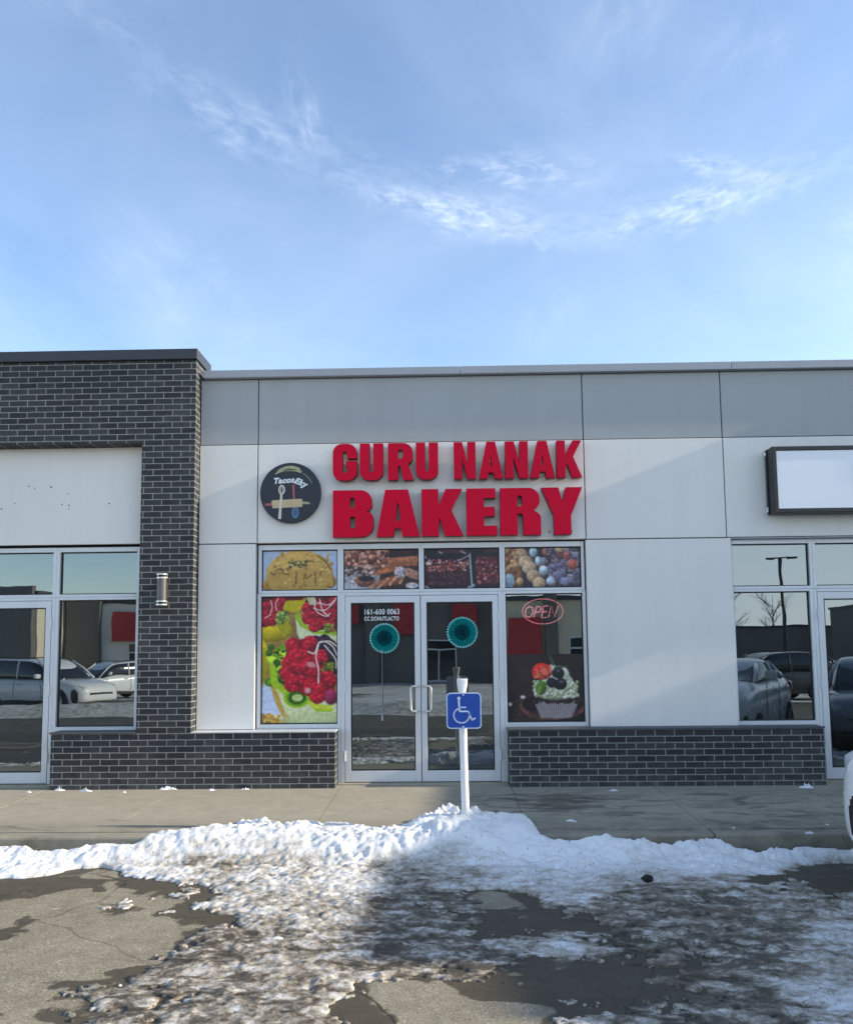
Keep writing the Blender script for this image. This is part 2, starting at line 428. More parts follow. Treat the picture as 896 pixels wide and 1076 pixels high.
M['car_glass'] = simple('car_glass', (0.012, 0.015, 0.018, 1), 0.06, 0, 0.02, 2, 0.8)
M['rim'] = simple('alloy_rim', (0.5, 0.5, 0.51, 1), 0.3, 0.8)
M['plastic'] = simple('black_plastic', (0.015, 0.015, 0.016, 1), 0.55)
M['lens'] = simple('clear_lens', (0.55, 0.57, 0.6, 1), 0.1)
M['red_lens'] = simple('red_lens', (0.30, 0.01, 0.01, 1), 0.15)
for n_, c_ in dict(white=(0.84, 0.83, 0.81, 1), grey=(0.24, 0.25, 0.26, 1), dark=(0.07, 0.075, 0.08, 1), silver=(0.34, 0.36, 0.38, 1)).items():
    M['paint_'+n_] = simple(n_+'_car_paint', c_, 0.28, 0.15 if n_ != 'white' else 0.0, 0.02, 2, 0.5, 0, 0.6)
M['beige'] = stucco('beige_stucco', (0.72, 0.64, 0.48, 1), 0.2)
M['red_panel'] = simple('red_cladding', (0.45, 0.03, 0.035, 1), 0.5)
M['dark_wall'] = simple('dark_cladding', (0.15, 0.14, 0.13, 1), 0.7)
M['bark'] = simple('bark', (0.07, 0.055, 0.045, 1), 0.9, 0, 0.2, 10)
M['clod'] = simple('black_ice_clod', (0.02, 0.018, 0.016, 1), 0.7, 0, 0.3, 30, 0.4, 0.6)

# ------------------------------------------------------------------ object helpers
def prop(o, label=None, cat=None, group=None, kind=None):
    if label: o['label'] = label
    if cat: o['category'] = cat
    if group: o['group'] = group
    if kind: o['kind'] = kind
    return o

def thing(name, label, cat, loc=(0, 0, 0), rz=0.0, group=None):
    o = bpy.data.objects.new(name, None)
    o.empty_display_size = 0.2
    COL.objects.link(o)
    o.location = loc
    o.rotation_euler = (0, 0, rz)
    return prop(o, label, cat, group)

def root_loc(p):
    v = Vector((0, 0, 0))
    while p is not None:
        v += p.location
        p = p.parent
    return v

class MB:
    def __init__(self):
        self.v = []; self.f = []; self.mi = []
        self.cur = 0
    def m(self, i):
        self.cur = i
        return self
    def add(self, verts, faces):
        o = len(self.v)
        self.v += [tuple(p) for p in verts]
        self.f += [tuple(i+o for i in f) for f in faces]
        self.mi += [self.cur]*len(faces)
        return self
    def box(self, x0, x1, y0, y1, z0, z1):
        v = [(x, y, z) for z in (z0, z1) for y in (y0, y1) for x in (x0, x1)]
        return self.add(v, [(0, 2, 3, 1), (4, 5, 7, 6), (0, 1, 5, 4), (2, 6, 7, 3), (0, 4, 6, 2), (1, 3, 7, 5)])
    def tube(self, pts, r, n=8, cap=True, closed=False):
        pts = [Vector(p) for p in pts]
        rs = r if isinstance(r, (list, tuple)) else [r]*len(pts)
        V = []; Fc = []
        up = None
        m = len(pts)
        for i, p in enumerate(pts):
            if closed:
                d = pts[(i+1) % m] - pts[i-1]
            else:
                d = (pts[min(i+1, m-1)] - pts[max(i-1, 0)])
            d.normalize()
            if up is None:
                up = Vector((0, 0, 1)) if abs(d.z) < 0.9 else Vector((0, 1, 0))
            a = d.cross(up).normalized()
            b = a.cross(d).normalized()
            up = b
            for k in range(n):
                t = 2*pi*k/n
                V.append(p + (a*cos(t) + b*sin(t))*rs[i])
        segs = m if closed else m-1
        for i in range(segs):
            i2 = (i+1) % m
            for k in range(n):
                k2 = (k+1) % n
                Fc.append((i*n+k, i*n+k2, i2*n+k2, i2*n+k))
        if cap and not closed:
            Fc.append(tuple(range(n))[::-1])
            Fc.append(tuple((m-1)*n+k for k in range(n)))
        return self.add(V, Fc)
    def prism_xz(self, pts, y0, y1):
        """convex or simple polygon in x-z, from y0 (front) to y1"""
        n = len(pts)
        V = [(x, y0, z) for x, z in pts] + [(x, y1, z) for x, z in pts]
        Fc = [tuple(range(n)), tuple(range(2*n-1, n-1, -1))]
        for i in range(n):
            j = (i+1) % n
            Fc.append((i, i+n, j+n, j))
        return self.add(V, Fc)
    def build(self, name, mats, parent=None, smooth=False, bevel=0.0, local=False, sharp=None):
        me = bpy.data.meshes.new(name)
        off = Vector((0, 0, 0)) if local or parent is None else root_loc(parent)
        vs = [(x-off.x, y-off.y, z-off.z) for x, y, z in self.v]
        me.from_pydata(vs, [], self.f)
        mats = mats if isinstance(mats, (list, tuple)) else [mats]
        for mt in mats:
            me.materials.append(mt)
        me.polygons.foreach_set('material_index', self.mi)
        bm = bmesh.new(); bm.from_mesh(me)
        bmesh.ops.recalc_face_normals(bm, faces=bm.faces)
        bm.to_mesh(me); bm.free()
        if smooth:
            me.polygons.foreach_set('use_smooth', [True]*len(me.polygons))
            if sharp:
                me.set_sharp_from_angle(angle=radians(sharp))
        o = bpy.data.objects.new(name, me)
        COL.objects.link(o)
        if parent is not None:
            o.parent = parent
        if bevel:
            bv = o.modifiers.new('bevel', 'BEVEL')
            bv.width = bevel; bv.segments = 2; bv.limit_method = 'ANGLE'
        return o

def each(name, mats, parent, boxes=(), tubes=(), polys=(), **kw):
    """every piece a part of its own"""
    for bx in boxes:
        MB().box(*bx).build(name, mats, parent, **kw)
    for tb in tubes:
        MB().tube(*tb).build(name, mats, parent, **kw)
    for pl in polys:
        MB().prism_xz(*pl).build(name, mats, parent, **kw)

def cam_px(X, Y, Z):
    """photo pixel of world points (arrays)"""
    R = np.array(CAM_R)
    P = np.stack([X, Y + CAM_D, Z - CAM_H], -1) @ R
    return CX + F_PX*P[..., 0]/-P[..., 2], CY - F_PX*P[..., 1]/-P[..., 2]

# value noise in numpy
def vnoise(x, y, seed=0):
    rs = np.random.RandomState(seed)
    T = rs.rand(256, 256)
    xi = np.floor(x).astype(int); yi = np.floor(y).astype(int)
    fx = x-xi; fy = y-yi
    fx = fx*fx*fx*(fx*(fx*6-15)+10); fy = fy*fy*fy*(fy*(fy*6-15)+10)
    a = T[yi % 256, xi % 256]; b = T[yi % 256, (xi+1) % 256]
    c = T[(yi+1) % 256, xi % 256]; d = T[(yi+1) % 256, (xi+1) % 256]
    return (a*(1-fx)+b*fx)*(1-fy) + (c*(1-fx)+d*fx)*fy
def fbm(x, y, octv=5, seed=0, gain=0.5):
    s = 0; a = 1; tot = 0
    for k in range(octv):
        s = s + a*vnoise(x*2**k + 17.3*k, y*2**k + 5.1*k, seed+k); tot += a; a *= gain
    return s/tot

# ------------------------------------------------------------------ ground
CURB_Y = -2.22
def ground_z(y):
    """lot falls away gently from the shop"""
    return np.where(y > -8.0, 0.0, np.maximum(-0.024*(-8.0 - y), -0.75))

def grid_mesh(name, xs, ys, Z, mat, attrs, keep=None, smooth=True):
    nx, ny = len(xs), len(ys)
    X, Y = np.meshgrid(xs, ys)
    co = np.stack([X, Y, Z], -1).reshape(-1, 3)
    idx = np.arange(nx*ny).reshape(ny, nx)
    q = np.stack([idx[:-1, :-1], idx[:-1, 1:], idx[1:, 1:], idx[1:, :-1]], -1).reshape(-1, 4)
    if keep is not None:
        kf = keep.reshape(-1)[q].any(1)
        q = q[kf]
        used = np.unique(q)
        rm = np.full(nx*ny, -1); rm[used] = np.arange(len(used))
        co = co[used]; q = rm[q]
        attrs = {k: v.reshape(-1)[used] for k, v in attrs.items()}
    me = bpy.data.meshes.new(name)
    me.vertices.add(len(co)); me.vertices.foreach_set('co', co.astype(np.float32).ravel())
    me.loops.add(q.size); me.loops.foreach_set('vertex_index', q.astype(np.int32).ravel())
    me.polygons.add(len(q)); me.polygons.foreach_set('loop_start', np.arange(0, q.size, 4, dtype=np.int32))
    me.update(calc_edges=True)
    for k, v in attrs.items():
        a = me.attributes.new(k, 'FLOAT', 'POINT'); a.data.foreach_set('value', np.asarray(v, np.float32).ravel())
    if smooth:
        me.polygons.foreach_set('use_smooth', [True]*len(q))
    me.materials.append(mat)
    o = bpy.data.objects.new(name, me); COL.objects.link(o)
    return o

# snow cover read off the photograph: px, py, cover (-1 bare .. 1 deep), depth in m, dirt
CTRL = """
0 900 1 .09 0;30 902 1 .09 0;60 897 1 .09 0;120 890 1 .10 0;180 884 1 .14 .0;230 882 1 .15 .05;300 882 1 .14 .12;360 882 1 .13 .12;420 877 1 .17 .05;490 868 1.2 .27 0;465 872 1.1 .22 0;515 872 1.1 .24 0;545 878 1 .17 0;600 888 1 .13 0;650 893 1 .11 .0;700 898 1 .10 .0;750 900 1 .09 0;800 902 .9 .08 0;850 900 .9 .07 0;890 900 .8 .07 0
0 932 -1 .05 .2;60 926 -1 .05 .2;110 922 -1 .05 .2;165 935 -.9 .05 .2;60 980 -1 .05 .3;120 975 -1 .05 .3;170 962 -1 .05 .3;0 1040 -1 .05 .3;100 1010 -1 .05 .3;10 1076 -.9 .05 .5;160 985 -.8 .05 .5;50 1045 -.6 .05 .5;0 985 -1 .05 .3;200 965 -.7 .05 .4
150 905 .6 .08 .1;195 912 .7 .10 .25;185 938 .0 .05 .4;175 946 .3 .05 .2;240 915 .8 .1 .35;260 945 .7 .08 .45;225 968 .1 .06 .5;235 990 .3 .05 .6;300 915 1 .12 .3;300 955 .9 .10 .46;360 920 1 .12 .25;350 950 .9 .1 .38;360 985 .75 .08 .55;190 1022 .35 .05 .68;130 1048 .3 .04 .72;120 1070 .3 .04 .75;90 1065 .1 .04 .7;250 1050 .55 .05 .68;330 1030 .65 .06 .62;375 1060 .2 .05 .75;300 1000 .6 .06 .5;215 1070 .4 .04 .6;300 1075 .45 .05 .66
430 915 .6 .08 .5;430 955 .4 .05 .78;480 955 .5 .04 .72;440 1000 .5 .04 .75;495 1005 .35 .04 .78;480 910 .8 .08 .4;520 900 1 .1 .12;560 910 .9 .1 .15;600 930 .9 .09 .15;545 948 -.6 .04 .5;590 962 -.5 .04 .5;555 988 .45 .04 .3;530 970 -.3 .04 .6;625 955 .4 .04 .3;608 990 .45 .03 .15;645 985 -.35 .03 .7;590 1012 -.8 .03 .6;640 1030 -.7 .03 .6;680 1010 -.15 .03 .75;555 1025 -.8 .03 .7;655 955 -.1 .04 .7;520 1015 .1 .04 .8
650 915 .95 .08 .22;700 922 .8 .07 .35;680 938 .65 .05 .55;760 928 .8 .06 .35;720 958 .45 .04 .66;780 962 .5 .04 .55;840 945 .6 .05 .35;825 918 -.2 .05 .4;860 911 -1 .05 .5;890 918 -1 .05 .5;885 942 .2 .05 .4;740 1000 .25 .03 .75;800 1000 .25 .04 .58;860 990 .6 .05 .22;885 1040 .7 .05 .12;850 1025 .5 .04 .35;760 1050 .2 .03 .78;700 1055 .05 .03 .8;820 1060 .35 .04 .6;615 1055 .6 .05 .25;600 1072 .7 .05 .25;650 1072 -.1 .04 .6;880 1076 .5 .04 .25;710 985 .3 .03 .3
430 1045 -1 .04 .5;500 1045 -1 .04 .5;540 1058 -1 .04 .4;470 1072 -1 .04 .5;410 1072 -.4 .04 .5;560 1070 -.8 .04 .4
0 874 -1 .05 0;60 876 -1 .05 0;120 872 -1 .05 0;160 862 -1 .05 0;200 856 -1 .05 0;300 852 -1 .05 0;400 852 -1 .05 0;440 845 -1 .05 0;545 852 -1 .05 0;600 864 -1 .05 0;700 874 -1 .05 0;800 880 -1 .05 0;885 882 -1 .05 0;490 836 -1 .05 0
"""
ctrl = np.array([[float(t) for t in r.split()] for line in CTRL.strip().split('\n') for r in line.split(';')])

def cover_fields(X, Y):
    px, py = cam_px(X, Y, snow_base(Y) + 0.04)
    # warp so that the outlines get ragged
    px = px + (fbm(X*2.2, Y*2.2, 4, 60)-0.5)*46
    py = py + (fbm(X*2.2+9, Y*2.2, 4, 61)-0.5)*22
    num = np.zeros((3,)+X.shape); den = np.full(X.shape, 1e-12)
    for cx_, cy_, cov, dep, dirt in ctrl:
        k = (cy_-770)/150.0
        w = np.exp(-(((px-cx_)/(24*k+8))**2 + ((py-cy_)/(8.5*k+1.5))**2))
        w = w + 1e-9/(1+((px-cx_)/30)**2+((py-cy_)/12)**2)**3
        den += w
        num[0] += w*cov; num[1] += w*dep; num[2] += w*dirt
    return num/den

def snow_base(Y):
    t = np.clip((Y - (CURB_Y-0.45))/0.45, 0, 1)
    return 0.155*t*t*(3-2*t)

def build_snow():
    xs = np.arange(-6.2, 6.21, 0.0125); ys = np.arange(-6.6, -1.2, 0.0125)
    X, Y = np.meshgrid(xs, ys)
    cov, dep, dirt = cover_fields(X, Y)
    lump = fbm(X*3.6, Y*3.6, 3, 3, 0.5) - 0.5
    fine = fbm(X*11, Y*11, 3, 21, 0.55) - 0.5
    crumb = fbm(X*26, Y*26, 2, 23, 0.5) - 0.5
    lo = fbm(X*1.4, Y*1.4, 3, 77) - 0.5
    streak = fbm((X*0.9-Y*0.25)*6, (Y+X*0.35)*8.5, 4, 90, 0.6) - 0.5
    py_ = cam_px(X, Y, snow_base(Y) + 0.04)[1]
    px_s = cam_px(X, Y, snow_base(Y) + 0.04)[0]
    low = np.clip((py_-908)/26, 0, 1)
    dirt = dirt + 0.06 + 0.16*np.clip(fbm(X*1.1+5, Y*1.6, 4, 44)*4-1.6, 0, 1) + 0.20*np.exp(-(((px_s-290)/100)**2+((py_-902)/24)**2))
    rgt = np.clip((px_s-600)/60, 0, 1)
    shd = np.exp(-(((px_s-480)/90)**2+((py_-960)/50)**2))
    dirt = np.clip(dirt + low*(0.08+0.14*rgt) + 0.08*shd, 0, 0.90)  # dirt value also raised to darken the shaded middle of the slush
    mid_ = np.exp(-(((px_s-330)/120)**2+((py_-1000)/70)**2))
    cov = cov + np.where(cov > 0.05, 0.30*mid_ + 0.10*low, 0) - np.clip((Y+1.80)*7, 0, 3)
    dk = np.clip(dirt*1.5, 0, 1)
    c = cov + lump*0.8 + fine*0.55 + crumb*0.35 + (streak*1.5 + fine*0.35 + crumb*0.15)*dk
    t = np.clip(c, 0, 1.2)
    t = t*t*(3-2*np.clip(t, 0, 1))/1.0
    bumpy = 1 + lump*0.8 + lo*0.8
    flat = 1 - 0.72*np.clip((dirt-0.12)*3.2, 0, 1)
    grit = fbm(X*34+4, Y*30, 2, 29, 0.5) - 0.5
    th = np.clip(t, 0, 1.2)**0.8*dep*0.32*np.clip(1+(bumpy-1)*(0.4+0.6*flat), 0.3, 1.8)*(0.42+0.58*flat)
    rough = np.clip(fbm(X*1.3+2, Y*1.7, 3, 83)*4.2-1.45, 0.12, 1.35)
    chunk = rough*np.clip(fine*1.2 + crumb*0.9 + 0.04, -0.5, 0.6)
    th = th + np.clip(t, 0, 1)*(0.012 + 0.24*dep)*chunk*(0.16+0.84*flat) + np.clip(t, 0, 1)*(crumb*0.008+grit*0.010)
    th = np.maximum(th, 0.001)
    base = snow_base(Y)
    Z = base + th + np.where(c > 0, 0.003, -0.03) + np.clip(c, -0.2, 0)*0.12
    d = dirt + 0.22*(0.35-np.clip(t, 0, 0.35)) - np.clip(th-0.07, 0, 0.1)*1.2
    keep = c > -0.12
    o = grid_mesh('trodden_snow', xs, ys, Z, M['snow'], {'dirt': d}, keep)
    return prop(o, 'ploughed and trodden snow, white along the kerb and dirty ice on the lot', 'snow', kind='stuff')

def build_ground():
    # near part of the lot with wetness, then coarse rings out to the horizon, one sheet
    xs = np.concatenate([[-600, -250, -120, -60, -30, -15, -10], np.arange(-7.5, 7.51, 0.03), [10, 15, 30, 60, 120, 250, 600]])
    ys = np.concatenate([[-900, -400, -200, -120, -80, -60, -50, -39.25, -30, -24, -20, -16, -13, -10.5, -8.5], np.arange(-7.5, -1.9, 0.03), [0, 10, 40, 120, 400, 900]])
    X, Y = np.meshgrid(xs, ys)
    near = (np.abs(X) < 7.6) & (Y > -7.6) & (Y < -1.8)
    cov, dep, dirt = cover_fields(np.clip(X, -7.5, 7.5), np.clip(Y, -7.5, -1.9))
    lump = fbm(X*3.1, Y*3.1, 5, 3, 0.55) - 0.5
    wet = np.clip(0.60 + cov*0.50 + lump*1.3, 0, 1)
    px, py = cam_px(np.clip(X, -7.5, 7.5), np.clip(Y, -7.5, -1.9), 0*X)
    px = px + (fbm(X*1.8, Y*1.8, 5, 70, .6)-.5)*150; py = py + (fbm(X*1.8+7, Y*1.8, 5, 71, .6)-.5)*46
    def blob(cx_, cy_, rx_, ry_, amt):
        return amt*np.exp(-(((px-cx_)/rx_)**2+((py-cy_)/ry_)**2))
    wet = wet + blob(30, 930, 60, 15, 1.1) + blob(70, 925, 40, 6, .8) + blob(115, 936, 16, 3, 1.0) + blob(178, 926, 40, 13, 0.8) + blob(205, 948, 30, 8, .7) + blob(135, 1018, 50, 9, .9) + blob(70, 1036, 30, 10, .8) + blob(215, 1005, 28, 8, .9) + blob(12, 978, 20, 5, .7)
    wet = wet + blob(640, 990, 95, 60, 0.35) + blob(860, 918, 60, 18, 0.8) + blob(570, 1028, 45, 12, .9) + blob(730, 1040, 80, 40, .3)
    wet = wet - blob(480, 1060, 75, 28, 0.9) - blob(90, 1000, 130, 45, 0.35)
    wet = np.where(near, np.clip(wet, 0, 1), 0.45)
    Z = np.where(near, (fbm(X*0.8, Y*0.8, 3, 5)-0.5)*0.012 - 0.006, ground_z(Y))
    o = grid_mesh('parking_lot', xs, ys, Z, M['asphalt'], {'wet': wet})
    return prop(o, 'salt stained paved parking lot in front of the shops', 'ground', kind='structure')

def build_sidewalk():
    js = [-14.0, -11.6, -10.2, -8.7, -7.2, -5.75, -4.29, -2.87, -1.14, 0.67, 2.16, 3.65, 5.2, 6.7, 8.2, 9.7, 11.2, 12.7, 14.0]
    b = MB()
    for x0, x1 in zip(js[:-1], js[1:]):
        g = 0.0032
        za, zb = 0.205, 0.152
        y0, y1 = CURB_Y + 0.165, -0.02
        V = [(x0+g, y0, zb+.003), (x1-g, y0, zb+.003), (x1-g, y1, za), (x0+g, y1, za),
             (x0+g, y0, -0.1), (x1-g, y0, -0.1), (x1-g, y1, -0.1), (x0+g, y1, -0.1)]
        b.add(V, [(0, 1, 2, 3), (0, 4, 5, 1), (1, 5, 6, 2), (2, 6, 7, 3), (3, 7, 4, 0)])
    o = b.build('sidewalk', M['concrete'])
    prop(o, 'concrete sidewalk slabs along the shopfronts', 'sidewalk', kind='structure')
    k = MB()
    for x0, x1 in zip(js[:-1:2], js[2::2]):
        k.add([(x0+.004, CURB_Y-.015, -0.1), (x1-.004, CURB_Y-.015, -0.1), (x1-.004, CURB_Y+.16, -0.1), (x0+.004, CURB_Y+.16, -0.1),
               (x0+.004, CURB_Y, 0.15), (x1-.004, CURB_Y, 0.15), (x1-.004, CURB_Y+.16, 0.154), (x0+.004, CURB_Y+.16, 0.154)],
              [(0, 1, 5, 4), (4, 5, 6, 7), (1, 2, 6, 5), (2, 3, 7, 6), (3, 0, 4, 7)])
    o = k.build('kerb', M['concrete'], bevel=0.02)
    prop(o, 'concrete kerb edging the sidewalk', 'kerb', kind='structure')
    bd = MB()
    y0, y1 = CURB_Y+.17, -0.03
    f_ = lambda y: 0.155+(y-(CURB_Y+.165))*0.02457-0.0025
    bd.add([(-14, y0, f_(y0)), (14, y0, f_(y0)), (14, y1, f_(y1)), (-14, y1, f_(y1)), (-14, y0, -.1), (14, y0, -.1), (14, y1, -.1), (-14, y1, -.1)],
           [(0, 1, 2, 3), (4, 7, 6, 5), (0, 4, 5, 1), (1, 5, 6, 2), (2, 6, 7, 3), (3, 7, 4, 0)])
    o = bd.build('sidewalk_bed', M['sill_dark'])
    prop(o, 'dark bed under the sidewalk joints', 'sidewalk', kind='structure')

build_ground()
build_sidewalk()
build_snow()

# small scraps of snow left on the walk and at the foot of the wall
def scrap(px, py, rx, ry, seed):
    rs = np.random.RandomState(seed)
    d = CAM_R @ Vector(((px-CX)/F_PX, -(py-CY)/F_PX, -1.0))
    zt = 0.185
    t = (zt - CAM_H)/d.z
    c = Vector((0, -CAM_D, CAM_H)) + d*t
    n = 22; V = []; Fc = []
    rings = 5
    ph = rs.rand(6)*6.28
    z0 = 0.153 + (c.y-(CURB_Y+.165))*0.02457
    for r in range(rings):
        f = r/(rings-1)
        for k in range(n):
            a = 2*pi*k/n
            rr = 1 + 0.25*sin(2*a+ph[0]) + 0.18*sin(3*a+ph[1]) + 0.12*sin(5*a+ph[2]) + 0.06*rs.randn()
            rad = (1-f*0.92)*rr
            V.append((c.x+cos(a)*rx*rad, c.y+sin(a)*ry*rad, z0-0.006 + 0.048*(f**0.6)*(1+0.3*rs.randn())*min(1, rx*8)))
    for r in range(rings-1):
        for k in range(n):
            k2 = (k+1) % n
            Fc.append((r*n+k, r*n+k2, (r+1)*n+k2, (r+1)*n+k))
    Fc.append(tuple((rings-1)*n+k for k in range(n)))
    return V, Fc
sb = MB()
for i, a in enumerate([(62, 832, .07, .03), (90, 833, .08, .02), (30, 834, .05, .02), (130, 834, .04, .02), (176, 831, .10, .035), (198, 830, .06, .03), (222, 832, .05, .025), (258, 831, .05, .025),
                       (644, 832, .05, .02), (846, 829, .09, .022), (850, 870, .035, .03), (868, 863, .03, .02), (600, 860, .05, .03), (770, 866, .03, .02)]):
    sb.add(*scrap(*a, 100+i))
o = sb.build('snow_scraps', M['snow'], smooth=True)
prop(o, 'small scraps of leftover snow on the sidewalk', 'snow', kind='stuff')

# ------------------------------------------------------------------ the building
GZ = 0.2
B = thing('retail_building', 'single storey grey and white shop building with charcoal brick piers and glass storefronts', 'building', (0, 0, GZ))

def panel(x0, x1, z0, z1, mat, y=0.0, name='stucco_panel'):
    g = 0.006
    return MB().box(x0+g, x1-g, y, y+0.05, z0+g, z1-g).build(name, mat, B, bevel=0.004)

PX = -2.735            # right face of the left brick pier
cols = [(PX, -2.078), (-2.078, 1.556), (1.556, 3.092), (3.092, 5.95)]
for x0, x1 in cols:
    panel(x0, x1, 3.962, 4.715, M['grey_stucco'], 0.004, 'upper_panel')
    panel(x0, x1, 2.842, 3.962, M['white_stucco'], -0.008)
panel(PX, -2.088, 0.80, 2.842, M['white_stucco'], -0.008)
panel(1.546, 3.138, 0.80, 2.842, M['white_stucco'], -0.008)
# right beyond the frame
for x0, x1 in [(5.95, 8.6), (8.6, 11.3), (11.3, 13.98)]:
    panel(x0, x1, 0.80, 4.715, M['white_stucco'], -0.008)

# wall body behind the panels, with openings
yb0, yb1 = 0.046, 0.30
each('wall_core', M['joint'], B, [(PX, 13.98, yb0, yb1, 2.846, 4.70), (PX, -2.092, yb0, yb1, GZ, 2.844), (1.55, 3.134, yb0, yb1, GZ, 2.844), (5.95, 13.98, yb0, yb1, GZ, 2.844)])
r_ = MB().box(-14, 14, 0.32, 14, 4.6, 4.66)
r_.build('roof', M['coping_grey'], B)
MB().box(-14, 14, 13.9, 14.1, GZ, 4.59).build('rear_wall', M['white_stucco'], B)

# copings
each('coping', M['coping_grey'], B, [(x0, x1, -0.065, 0.34, 4.718, 4.806) for x0, x1 in [(-2.69, 0.19), (0.194, 3.2), (3.204, 5.84)]], bevel=0.006)

# left brick front
BY0, BY1 = -0.19, 0.0
XL = -7.1
MB().box(XL, PX, BY0, 0.04, 3.953, 4.885).build('brick_band', M['brick'], B)          # over the inset panel
each('brick_pier', M['brick'], B, [(-3.322, PX, BY0, 0.04, 0.785, 3.952), (XL, -6.44, BY0, 0.04, GZ-.05, 3.952)])
MB().box(-4.238, -1.192, BY0, 0.04, GZ-.05, 0.784).build('brick_base', M['brick'], B)
MB().box(0.656, 3.952, BY0, 0.04, GZ-.05, 0.784).build('brick_base', M['brick'], B)
MB().box(XL, PX-.004, 0.046, 0.30, 2.862, 4.86).build('wall_core', M['joint'], B)
ip = MB().box(-6.436, -3.326, -0.002, 0.045, 2.86, 3.95).build('inset_panel', M['white_stucco'], B)
for x, z in [(-4.66, 3.524), (-4.594, 3.502), (-4.41, 3.51), (-4.208, 3.431), (-4.199, 3.301), (-4.28, 3.313), (-4.198, 3.258), (-4.964, 3.269), (-4.815, 3.331), (-3.747, 3.316)]:
    r = random.uniform(.006, .011)
    each('anchor_hole', M['gasket'], ip, polys=[([(x+cos(a)*r, z+sin(a)*r) for a in [2*pi*k/8 for k in range(8)]], -0.0045, 0.0)])
c2 = MB()
c2.box(XL-.05, PX+.02, -0.225, 0.34, 4.888, 5.006)
c2.build('coping', M['coping_dark'], B, bevel=0.006)
# return of the raised brick parapet above the lower roof
MB().box(PX-.2, PX-.002, 0.041, 3.0, 4.66, 4.885).build('parapet_return', M['brick'], B)
# far left plain neighbour front of the same block
MB().box(-14, XL-.004, -0.02, 0.3, GZ-.05, 4.8).build('stucco_panel', M['white_stucco'], B)

# right raised cladding band, unseen, added to run its shadow along the wall
MB().box(5.86, 13.96, -0.28, -0.012, 4.02, 4.93).build('brick_band', M['brick'], B)
MB().box(5.85, 13.98, -0.31, 0.34, 4.933, 5.03).build('coping', M['coping_dark'], B, bevel=0.006)

# sills on the knee walls
each('sill', M['sill_dark'], B, [(-4.25, -3.33, -0.212, 0.044, 0.788, 0.806), (0.646, 3.962, -0.212, 0.044, 0.788, 0.806)], bevel=0.004)
each('sill', M['alu_bright'], B, [(PX+.004, -1.182, -0.212, 0.044, 0.788, 0.800)], bevel=0.003)
# concrete plinth visible below doors
MB().box(-6.43, -4.295, -0.03, 0.3, GZ-.06, 0.224).build('threshold', M['concrete'], B)
MB().box(-1.186, 0.650, -0.03, 0.3, GZ-.06, 0.218).build('threshold', M['concrete'], B)
MB().box(3.956, 5.95, -0.03, 0.3, GZ-.06, 0.218).build('threshold', M['concrete'], B)

# interior rooms: floor, back wall, ceiling, partitions
rm = MB()
rm.box(-13.9, 13.9, 0.31, 7, GZ-.1, GZ)
rm.build('interior_floor', M['room_floor'], B)
each('interior_wall', M['room'], B, [(-13.9, 13.9, 7.0, 7.1, GZ, 3.2)] + [(x-.06, x+.06, 0.305, 6.995, GZ, 3.195) for x in (-6.8, -2.75, 2.3, 6.2)])
MB().box(-13.9, 13.9, 0.31, 7.0, 3.2, 3.25).build('interior_ceiling', M['room'], B)
# a counter and shelving in the bakery that barely show through the glass
MB().box(-1.6, 1.4, 4.2, 4.9, GZ, 1.25).build('shop_counter', M['room_floor'], B)
MB().box(-1.9, 1.9, 6.6, 6.95, GZ, 2.3).build('back_shelf', M['room_floor'], B)

FY0, FY1 = 0.062, 0.165         # frame depth
GY = 0.112                      # glass plane

def frame_bar(b, x0, x1, z0, z1, y0=FY0, y1=FY1):
    b.box(x0, x1, y0, y1, z0, z1)

def window(x0, x1, z0, z1, t=(.035, .035, .035, .035), sill=False):
    """one glazed light: frame with four members, gasket, pane. t = left,right,bottom,top member widths"""
    b = MB()
    l, r, bo, to = t
    frame_bar(b, x0, x0+l, z0, z1)
    frame_bar(b, x1-r, x1, z0, z1)
    frame_bar(b, x0+l, x1-r, z0, z0+bo)
    frame_bar(b, x0+l, x1-r, z1-to, z1)
    f = b.build('window', M['alu'], B, bevel=0.003)
    g = .011
    gx0, gx1, gz0, gz1 = x0+l, x1-r, z0+bo, z1-to
    k = MB()
    k.box(gx0, gx0+g, GY-.018, GY+.018, gz0, gz1); k.box(gx1-g, gx1, GY-.018, GY+.018, gz0, gz1)
    k.box(gx0+g, gx1-g, GY-.018, GY+.018, gz0, gz0+g); k.box(gx0+g, gx1-g, GY-.018, GY+.018, gz1-g, gz1)
    k.build('gasket', M['gasket'], f)
    p = MB().box(gx0+g, gx1-g, GY-.004, GY+.004, gz0+g, gz1-g).build('pane', M['glass'], f)
    return f

